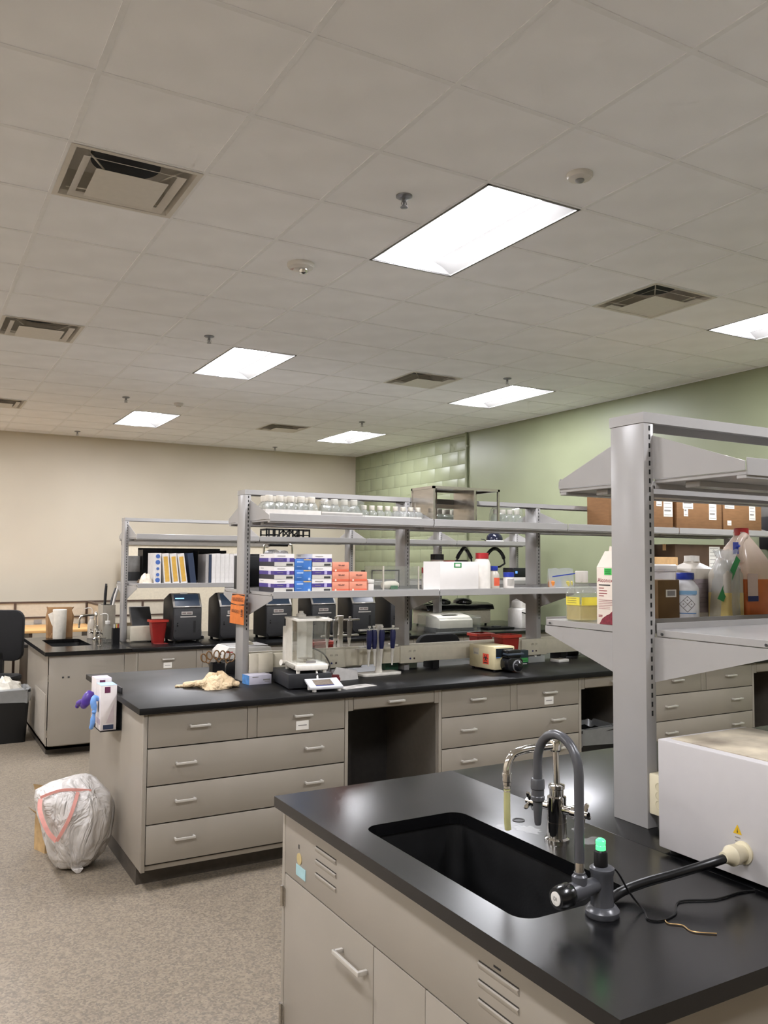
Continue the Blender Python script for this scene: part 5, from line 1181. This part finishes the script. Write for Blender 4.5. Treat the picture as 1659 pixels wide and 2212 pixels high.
t = thing('file_organizer', 'black file organizer behind the binders on the far shelf', 'organizer', (2.02, 8.30, FS))
for a in ((0, .85, .2, .206, 0, .34), (0, .006, 0, .2, 0, .32), (.28, .286, 0, .2, 0, .32), (.56, .566, 0, .2, 0, .32), (.844, .85, 0, .2, 0, .32), (.006, .844, 0, .2, 0, .006)): pbox('panel', black_m, t, *a)
t = thing('towel_heap', 'crumpled white towel at the left end of the far shelf', 'towel', (1.945, 7.87, FS)); blob(10, 22, .06, .05, .085, .2, 9).obj('towel', M('towel_cotton', 'dcd3c2', .9, bump=.4, bscale=60), t, smooth=80)
tag(blob(10, 18, .06, .04, .045, .25, 5).obj('work_glove', M('brown_glove', '6f5c48', .9, var=.2), None, loc=(2.0, 8.15, FS+.0), smooth=80), 'brown work glove behind the white towel on the far shelf', 'glove')
t = thing('grey_bin', 'grey wire bin on the far shelf behind the towel', 'bin', (1.88, 8.36, FS))
pbox('body', M('bin_grey', '8d8a86', .5, var=.1), t, 0, .13, 0, .2, .1, .26, bevel=.004); pbox('stand', dgrey_m, t, 0, .13, 0, .2, 0, .1)
# far top shelf
t = thing('plastic_rack', 'black plastic lattice rack on the far top shelf', 'rack', (3.19, 8.02, 1.8972+FZ))
for y in (0, .16):
    m = MB()
    for x in (0, .09, .14, .25, .36, .41, .48): m.box(x, x+.016, y, y+.008, 0, .12)
    m.box(0, .496, y, y+.008, .108, .12).box(0, .14, y, y+.008, .05, .062).box(.36, .496, y, y+.008, .05, .062)
    for a, b in ((.14, .25), (.25, .36), (.36, .25)): m.prism([(a, 0), (a+.018, 0), (b+.018, .11), (b, .11)], 'y', y, y+.008)
    m.obj('lattice_side', black_m, t)
pbox('end_bar', black_m, t, 0, .016, .008, .16, .1, .12); pbox('end_bar', black_m, t, .48, .496, .008, .16, .1, .12)
t = thing('hard_hat', 'dark domed cap with white brim on the far top shelf', 'helmet', (6.08, 8.0, 1.8972+FZ))
MB().lathe([(.12, 0), (.125, .01), (.115, .03), (.105, .045), (0, .046)], 24).obj('brim', white_m, t); MB().lathe([(.10, .04), (.098, .075), (.085, .105), (.055, .13), (0, .14)], 24).obj('dome', M('dome_navy', '191b2c', .15), t)
MB().tube(smooth_path([(-.11, 0, .02), (-.16, -.02, .05), (-.2, 0, .06)]), .005, 8).obj('strap', black_m, t)
# far lower shelf right part
for k, (x, lab) in enumerate(((5.72, 'left black headband hanging loop on the far shelf'), (6.17, 'right black headband loop on the far shelf, behind the tall white bottle'))):
    t = thing('headset', lab, 'headset', (x, 8.11, FS), .2-.4*k)
    m = MB(); pts = [(.12*math.cos(a), .03*math.sin(a*2), .26+.12*math.sin(a)) for a in [PI*q/10 for q in range(11)]]
    m.tube(pts, .022, 8); m.tube([pts[0], (.13, 0, .2), (.06, .0, .16), (-.06, .0, .16), (-.13, 0, .2), pts[-1]], .012, 8); m.obj('headband', M('headset_black', '141416', .25), t)
    pbox('stand', M('stand_grey', '8f8c87', .5), t, -.02, .02, -.02, .02, 0, .17); pbox('base', MATS['stand_grey'], t, -.07, .07, -.06, .06, 0, .012)
t = thing('label_printer', 'black device with a small blue light on the far shelf', 'printer', (6.22, 7.82, FS)); pbox('body', M('printer_black', '17191d', .35), t, 0, .28, 0, .2, .04, .15, bevel=.005); pbox('base', white_m, t, 0, .28, 0, .2, 0, .04, bevel=.003); pbox('blue_light', M('blue_glow', '4a7ac9', .3, emit=.5, ecol=(.15, .35, .9)), t, .03, .06, -.002, 0, .085, .115)
# far bench right part
t = thing('covered_instrument', 'white instrument under a clear dust cover on the far bench', 'instrument', (5.0, 7.62, FC))
MB().prism([(.04, 0), (.04, .13), (.10, .17), (.32, .2), (.34, .0)], 'x', .08, .52).obj('body', M('instrument_ivory', 'd3cfc3', .45), t, bevel=.006); pbox('base_strip', dgrey_m, t, .07, .53, .035, .345, 0, .045)
o = MB().box(.19, .38, .13, .2, .181, .184).obj('display', M('lcd_dark', '3b423f', .3), t)
for a in ((0, .6, 0, .003, 0, .15), (0, .6, .37, .373, 0, .2), (0, .003, .003, .37, 0, .18), (.597, .6, .003, .37, 0, .18)): pbox('cover_panel', clear_m, t, *a)
MB().add([(0, 0, .15), (.6, 0, .15), (.6, .373, .2), (0, .373, .2)], [(0, 1, 2, 3)]).obj('cover_top', clear_m, t)
for z, y in ((.002, -.001), (.15, -.001)): pbox('cover_edge', film_m, t, 0, .6, y, y+.003, z, z+.006)
t = thing('cream_incubator', 'long cream instrument with glossy black lids on the far bench', 'instrument', (5.42, 8.37, FC))
pbox('body', M('incubator_cream', 'c9c2ac', .45), t, 0, .88, 0, .4, .02, .19, bevel=.006)
MB().prism([(-.03, .19), (.0, .25), (.1, .27), (.35, .27), (.42, .2), (.42, .19)], 'x', -.06, .92).obj('lid', M('lid_gloss_black', '111214', .12), t, bevel=.01)
for x in (.28, .6): MB().lathe([(.12, 0), (.115, .03), (.08, .055), (0, .06)], 24, (x, .2, .265)).obj('lid_dome', MATS['lid_gloss_black'], t)
MB().prism([(-.1, .33), (.12, .26), (.1, .275)], 'y', .1, .13).obj('lever', black_m, t)
for x in (.04, .84): MB().lathe([(.015, 0), (.015, .02)], 10, (x, .05, 0)).lathe([(.015, 0), (.015, .02)], 10, (x, .35, 0)).obj('foot', black_m, t)
t = thing('microcentrifuge', 'white angular microcentrifuge at the right end of the far bench', 'centrifuge', (6.26, 7.72, FC))
MB().prism([(0, 0), (0, .22), (.05, .235), (.12, .225), (.28, .12), (.28, 0)], 'y', 0, .26).obj('housing', M('centrifuge_white', 'dedbd6', .35), t, bevel=.008)
MB().prism([(.04, .235), (.05, .31), (.13, .34), (.2, .32), (.22, .25), (.12, .226)], 'y', .05, .25).obj('lid', white_m, t, bevel=.006)
MB().tube(smooth_path([(-.0, -.005, .19), (.08, -.03, .16), (.16, -.04, .09), (.22, -.04, .0)]), .007, 8).obj('cord', black_m, t)
t = thing('laptop', 'thin black tray in front of the cream instrument on the far bench', 'tray', (5.80, 7.75, FC)); pbox('tray', black_m, t, 0, .38, 0, .22, 0, .02, bevel=.004); pbox('handle', dgrey_m, t, .14, .24, .07, .13, .02, .035, bevel=.004)

# ------------------------------------------------------------------ chairs
fab_m = M('black_fabric', '0b0b0d', .85, var=.2, bump=.3, bscale=300)
def office_chair(x, y, rz, label, seat=.5, top=1.02):
    t = thing('office_chair', label, 'chair', (x, y, 0), rz)
    MB().prism(rrect(-.24, .24, -.23, .23, .08), 'z', seat-.06, seat).obj('seat', fab_m, t, bevel=.02)
    m = MB(); vs = []; q = rrect(-.22, .22, seat+.12, top, .09, 4)
    m.prism(q, 'y', .20, .26); m.obj('backrest', fab_m, t, bevel=.015)
    pbox('back_bar', black_m, t, -.03, .03, .20, .235, seat-.05, seat+.2); MB().lathe([(.03, .09), (.03, seat-.06)], 14).obj('gas_lift', black_m, t)
    for k in range(5):
        a = 2*PI*k/5+.3; d = Vector((math.cos(a), math.sin(a), 0)); lg = MB().tube([Vector((0, 0, .1)), d*.28+Vector((0, 0, .065))], [.025, .016], 8).obj('leg', black_m, t)
        MB().lathe([(.026, -.015), (.028, 0), (.026, .015)], 12, tuple(d*.28+Vector((0, 0, .0285))), 'x').obj('caster', black_m, lg)
    return t
office_chair(4.06, 6.38, 0.0+PI, 'black office chair in the aisle behind the middle bench', .49, 1.02)
office_chair(.74, 8.95, -.55, 'black office chair at the left edge beside the far bench', .52, 1.14)
t = tapered('waste_bin', 'black waste bin with clear liner at the left edge of the picture', 'waste bin', .83, 8.38, 0, .34, .39, .26, .30, .47, M('bin_black', '0b0c0d', .4), M('bin_rim_black', '0c0d0e', .4), lip=.008)
m = MB(); vs = []; rows = [(1.03, .36), (1.05, .42), (1.05, .474), (.95, .48), (.9, .44)]; k = 24
for s, z in rows:
    for p in rrect(-.195*s, .195*s, -.15*s, .15*s, .05, 5): vs.append((p[0]+random.uniform(-.006, .006), p[1]+random.uniform(-.006, .006), z+random.uniform(-.012, .012)))
m.add(vs, [(j*k+i, j*k+(i+1) % k, (j+1)*k+(i+1) % k, (j+1)*k+i) for j in range(4) for i in range(k)]); m.obj('liner', film_m, t)
tag(blob(10, 20, .14, .11, .13, .2, 12).obj('paper_waste', M('waste_paper', 'dcd8cc', .8), None, loc=(.82, 8.38, .43), smooth=0), 'crumpled white paper heaped in the black waste bin', 'paper')
t = tapered('waste_bin', 'black waste bin with clear liner under the middle bench', 'waste bin', 4.33, 4.62, 0, .30, .36, .24, .28, .47, MATS['bin_black'], MATS['bin_rim_black'], lip=.008)
m = MB(); vs = []
for s, z in rows:
    for p in rrect(-.18*s, .18*s, -.14*s, .14*s, .05, 5): vs.append((p[0]+random.uniform(-.006, .006), p[1]+random.uniform(-.006, .006), z+random.uniform(-.012, .012)))
m.add(vs, [(j*k+i, j*k+(i+1) % k, (j+1)*k+(i+1) % k, (j+1)*k+i) for j in range(4) for i in range(k)]); m.obj('liner', film_m, t)

# ------------------------------------------------------------------ rubbish bag on the floor
bag_m = M('white_bag_film', 'd2ceca', .33, var=.06, scale=7, bump=1.0, bscale=22, spec=.6, stretch=(1, 1, .5))
crumple(bag_m, 9, .05, .9, 1.6)
random.seed(21)
t = thing('rubbish_bag', 'full white rubbish bag with red drawstring on the floor at the bench end', 'rubbish bag', (.845, 4.83, 0))
rows = [(-.03, .03, .02, 0), (-.09, .10, .08, .015), (-.125, .15, .12, .07), (-.15, .185, .15, .16), (-.165, .195, .165, .25), (-.185, .19, .165, .32), (-.205, .175, .15, .38), (-.20, .14, .12, .42), (-.13, .11, .08, .455), (-.02, .075, .04, .48), (.015, .05, .01, .487)]
m = MB(); vs = []; n = 72; NR = 40
def brow(u):
    u *= len(rows)-1; i = min(int(u), len(rows)-2); f = u-i; return [p+(q-p)*f for p, q in zip(rows[i], rows[i+1])]
ph = [random.uniform(0, 6) for _ in range(6)]
for j in range(NR+1):
    a, b, d, z = brow(j/NR)
    for i in range(n):
        th = 2*PI*i/n; cx = (a+b)/2; hw = (b-a)/2; v = z*14
        f = 1+.03*math.sin(4*th+v*.5+ph[0])+.05*abs(math.sin(5*th-v*.55+ph[1]))-.05*abs(math.sin(4*th+v*.7+ph[2]))+.022*abs(math.sin(11*th+v*1.3+ph[3]))+random.uniform(-.006, .006)
        vs.append((cx+hw*f*math.cos(th), d*f*math.sin(th), max(0, z)))
m.add(vs, [(j*n+i, j*n+(i+1) % n, (j+1)*n+(i+1) % n, (j+1)*n+i) for j in range(NR) for i in range(n)]+[tuple(range(n))[::-1], tuple(range(NR*n, (NR+1)*n))]); m.obj('bag', bag_m, t, smooth=50)
def ribbon(pts, w, mat, name, parent):
    P = smooth_path(pts, 5); m = MB(); vs = []
    for i, p in enumerate(P):
        tg = (P[min(i+1, len(P)-1)]-P[max(i-1, 0)]).normalized(); s = tg.cross(Vector((0, -1, 0))).normalized()
        vs += [p+s*w/2, p-s*w/2, p-s*w/2+Vector((0, .004, 0)), p+s*w/2+Vector((0, .004, 0))]
    m.add(vs, [(4*i+a, 4*i+(a+1) % 4, 4*i+4+(a+1) % 4, 4*i+4+a) for i in range(len(P)-1) for a in range(4)]); m.obj(name, mat, parent)
rib = M('drawstring_red', 'dc9c92', .4, var=.08)
ribbon([(-.19, -.09, .405), (-.195, -.11, .36), (-.18, -.135, .30), (-.155, -.155, .245), (-.118, -.168, .20)], .022, rib, 'drawstring', t)
ribbon([(-.118, -.17, .20), (-.09, -.178, .25), (-.06, -.18, .31), (-.035, -.165, .37), (-.01, -.125, .425)], .018, rib, 'drawstring', t)
ribbon([(-.19, -.085, .41), (-.15, -.10, .428), (-.09, -.105, .44), (-.02, -.11, .435), (.06, -.11, .42)], .014, rib, 'drawstring', t)
MB().prism([(-.03, .02), (.03, .02), (.012, -.004), (-.006, -.003)], 'y', -.12, -.03).rot(Matrix.Translation((0, 0, .004))).obj('pinched_corner', bag_m, t, bevel=.004)
t = thing('broken_carton', 'torn open tan carton lying behind the white rubbish bag', 'carton', (.80, 5.20, 0), .35)
tanc = M('tan_carton', 'b99b6e', .8, var=.12)
for a in ((-.09, .09, -.06, -.055, 0, .17), (-.09, .09, .055, .06, 0, .17), (-.09, -.085, -.055, .055, 0, .20), (.085, .09, -.055, .055, 0, .17), (-.085, .085, -.055, .055, 0, .005)): pbox('panel', tanc, t, *a)
MB().add([(-.09, -.06, .2), (-.09, .06, .2), (-.14, .05, .25), (-.145, -.04, .24)], [(0, 1, 2, 3)]).add([(-.05, .06, .17), (.09, .06, .17), (.1, .08, .3), (-.09, .09, .36)], [(0, 1, 2, 3)]).obj('flap', tanc, t)
MB().prism([(-.07, .02), (.02, .01), (.04, .12), (-.03, .15)], 'y', -.03, .02).obj('inner_sleeve', cardd_m, t)

# ------------------------------------------------------------------ desks along the cream wall
t = thing('workstation_desk', 'maple desk top along the cream wall behind the far bench', 'desk', (1.0, 11.5, 0))
pbox('top', tan_m, t, -1.2, 1.26, 0, 1.0, .70, .735, bevel=.004)
for x in (-1.15, .4, 1.2): pbox('leg_panel', brownf_m, t, x, x+.04, .05, .95, 0, .70)
t = thing('desk_partition', 'low cream partition with bronze rails behind the maple desk', 'partition', (0, 12.55, 0))
pbox('panel', M('partition_fabric', 'b9b09f', .85, var=.04), t, -.2, 3.6, 0, .03, .72, 1.03)
for z in (.82, 1.03): pbox('rail', brownf_m, t, -.2, 3.6, -.012, .042, z, z+.022)
for x in (-.2, 1.32, 2.26, 3.58, 3.05): pbox('post', brownf_m, t, x, x+.03, -.014, .044, 0, 1.05)
pbox('outlet_plate', greyink_m, t, 1.58, 1.68, -.006, 0, .745, .80); pbox('outlet_plate', greyink_m, t, 1.88, 1.93, -.006, 0, .745, .80)
t = thing('side_partition', 'short bronze framed partition running towards the camera from the desk corner', 'partition', (2.29, 11.75, 0))
pbox('panel', MATS['partition_fabric'], t, 0, .03, 0, .78, .75, 1.02); pbox('rail', brownf_m, t, -.01, .04, 0, .78, 1.02, 1.045); pbox('post', brownf_m, t, -.01, .04, -.03, 0, 0, 1.045)
t = thing('side_desk', 'dark edged side desk beside the left chair', 'desk', (.72, 10.05, 0)); pbox('top', M('dark_laminate', '1d1b1a', .4), t, -.5, .55, -.35, .45, .70, .735, bevel=.004)
for x in (-.46, .5): pbox('leg', brownf_m, t, x, x+.03, -.3, .4, 0, .70)
t = thing('tall_panel', 'tall pale panel with grey cap standing behind the far binders', 'panel', (2.80, 12.70, 0)); pbox('panel', M('panel_cream', 'cdc3ae', .7), t, 0, 2.3, 0, .05, 0, 1.86); pbox('cap', M('cap_grey', '7d7871', .5), t, -.02, 2.32, -.02, .07, 1.86, 1.92)
for k, (x, lab) in enumerate(((2.55, 'wire glasses shaped desk lamp arm on the far partition'),)): pass
t = thing('hand_truck', 'chrome hand truck handle with black grip rising behind the glove boxes', 'hand truck', (4.15, 10.5, 0))
MB().tube(smooth_path([(0, 0, .1), (0, 0, 1.2), (0, 0, 1.76), (.05, 0, 1.86), (.36, 0, 1.86), (.41, 0, 1.76), (.41, 0, 1.2), (.41, 0, .1)]), .014, 10).obj('frame', chrome_m, t); MB().tube([(.07, 0, 1.862), (.34, 0, 1.862)], .03, 10).obj('grip', blackr_m, t)
pbox('toe_plate', steel_m, t, 0, .41, -.25, .02, 0.0, .012)
for x in (-.03, .44): MB().lathe([(.1, -.02), (.1, .02)], 20, (x, .06, .1), 'x').obj('wheel', blackr_m, t)
t = thing('wall_controller', 'black wall box with grey cover fixed on the green wall at the right edge', 'wall box', (XR, 4.80, 1.78)); pbox('box', black_m, t, -.08, 0, 0, .22, 0, .3, bevel=.004); pbox('cover', M('cover_grey', '6c6a66', .5), t, -.07, 0, 0, .21, .3, .44, bevel=.004)
# dried water marks on the nearest worktop
stain = clear_mat('dried_water_mark', (1, 1, 1), .10, .4, 'c8c8c4')
top0 = [o for o in C.objects if o.name == 'epoxy_worktop'][0]
random.seed(3)
for cx, cy, rx, ry in ((1.62, 1.71, .05, .028), (1.60, 1.70, .025, .015), (1.505, 1.92, .035, .02), (1.53, 1.86, .03, .05), (1.66, 1.80, .03, .012)):
    p = []
    for k in range(24):
        a_ = 2*PI*k/24; f = random.uniform(.6, 1.15); p.append((cx+rx*f*math.cos(a_), cy+ry*f*math.sin(a_), CT+.0004))
    MB().add(p, [tuple(range(24))]).obj('water_mark', stain, top0)
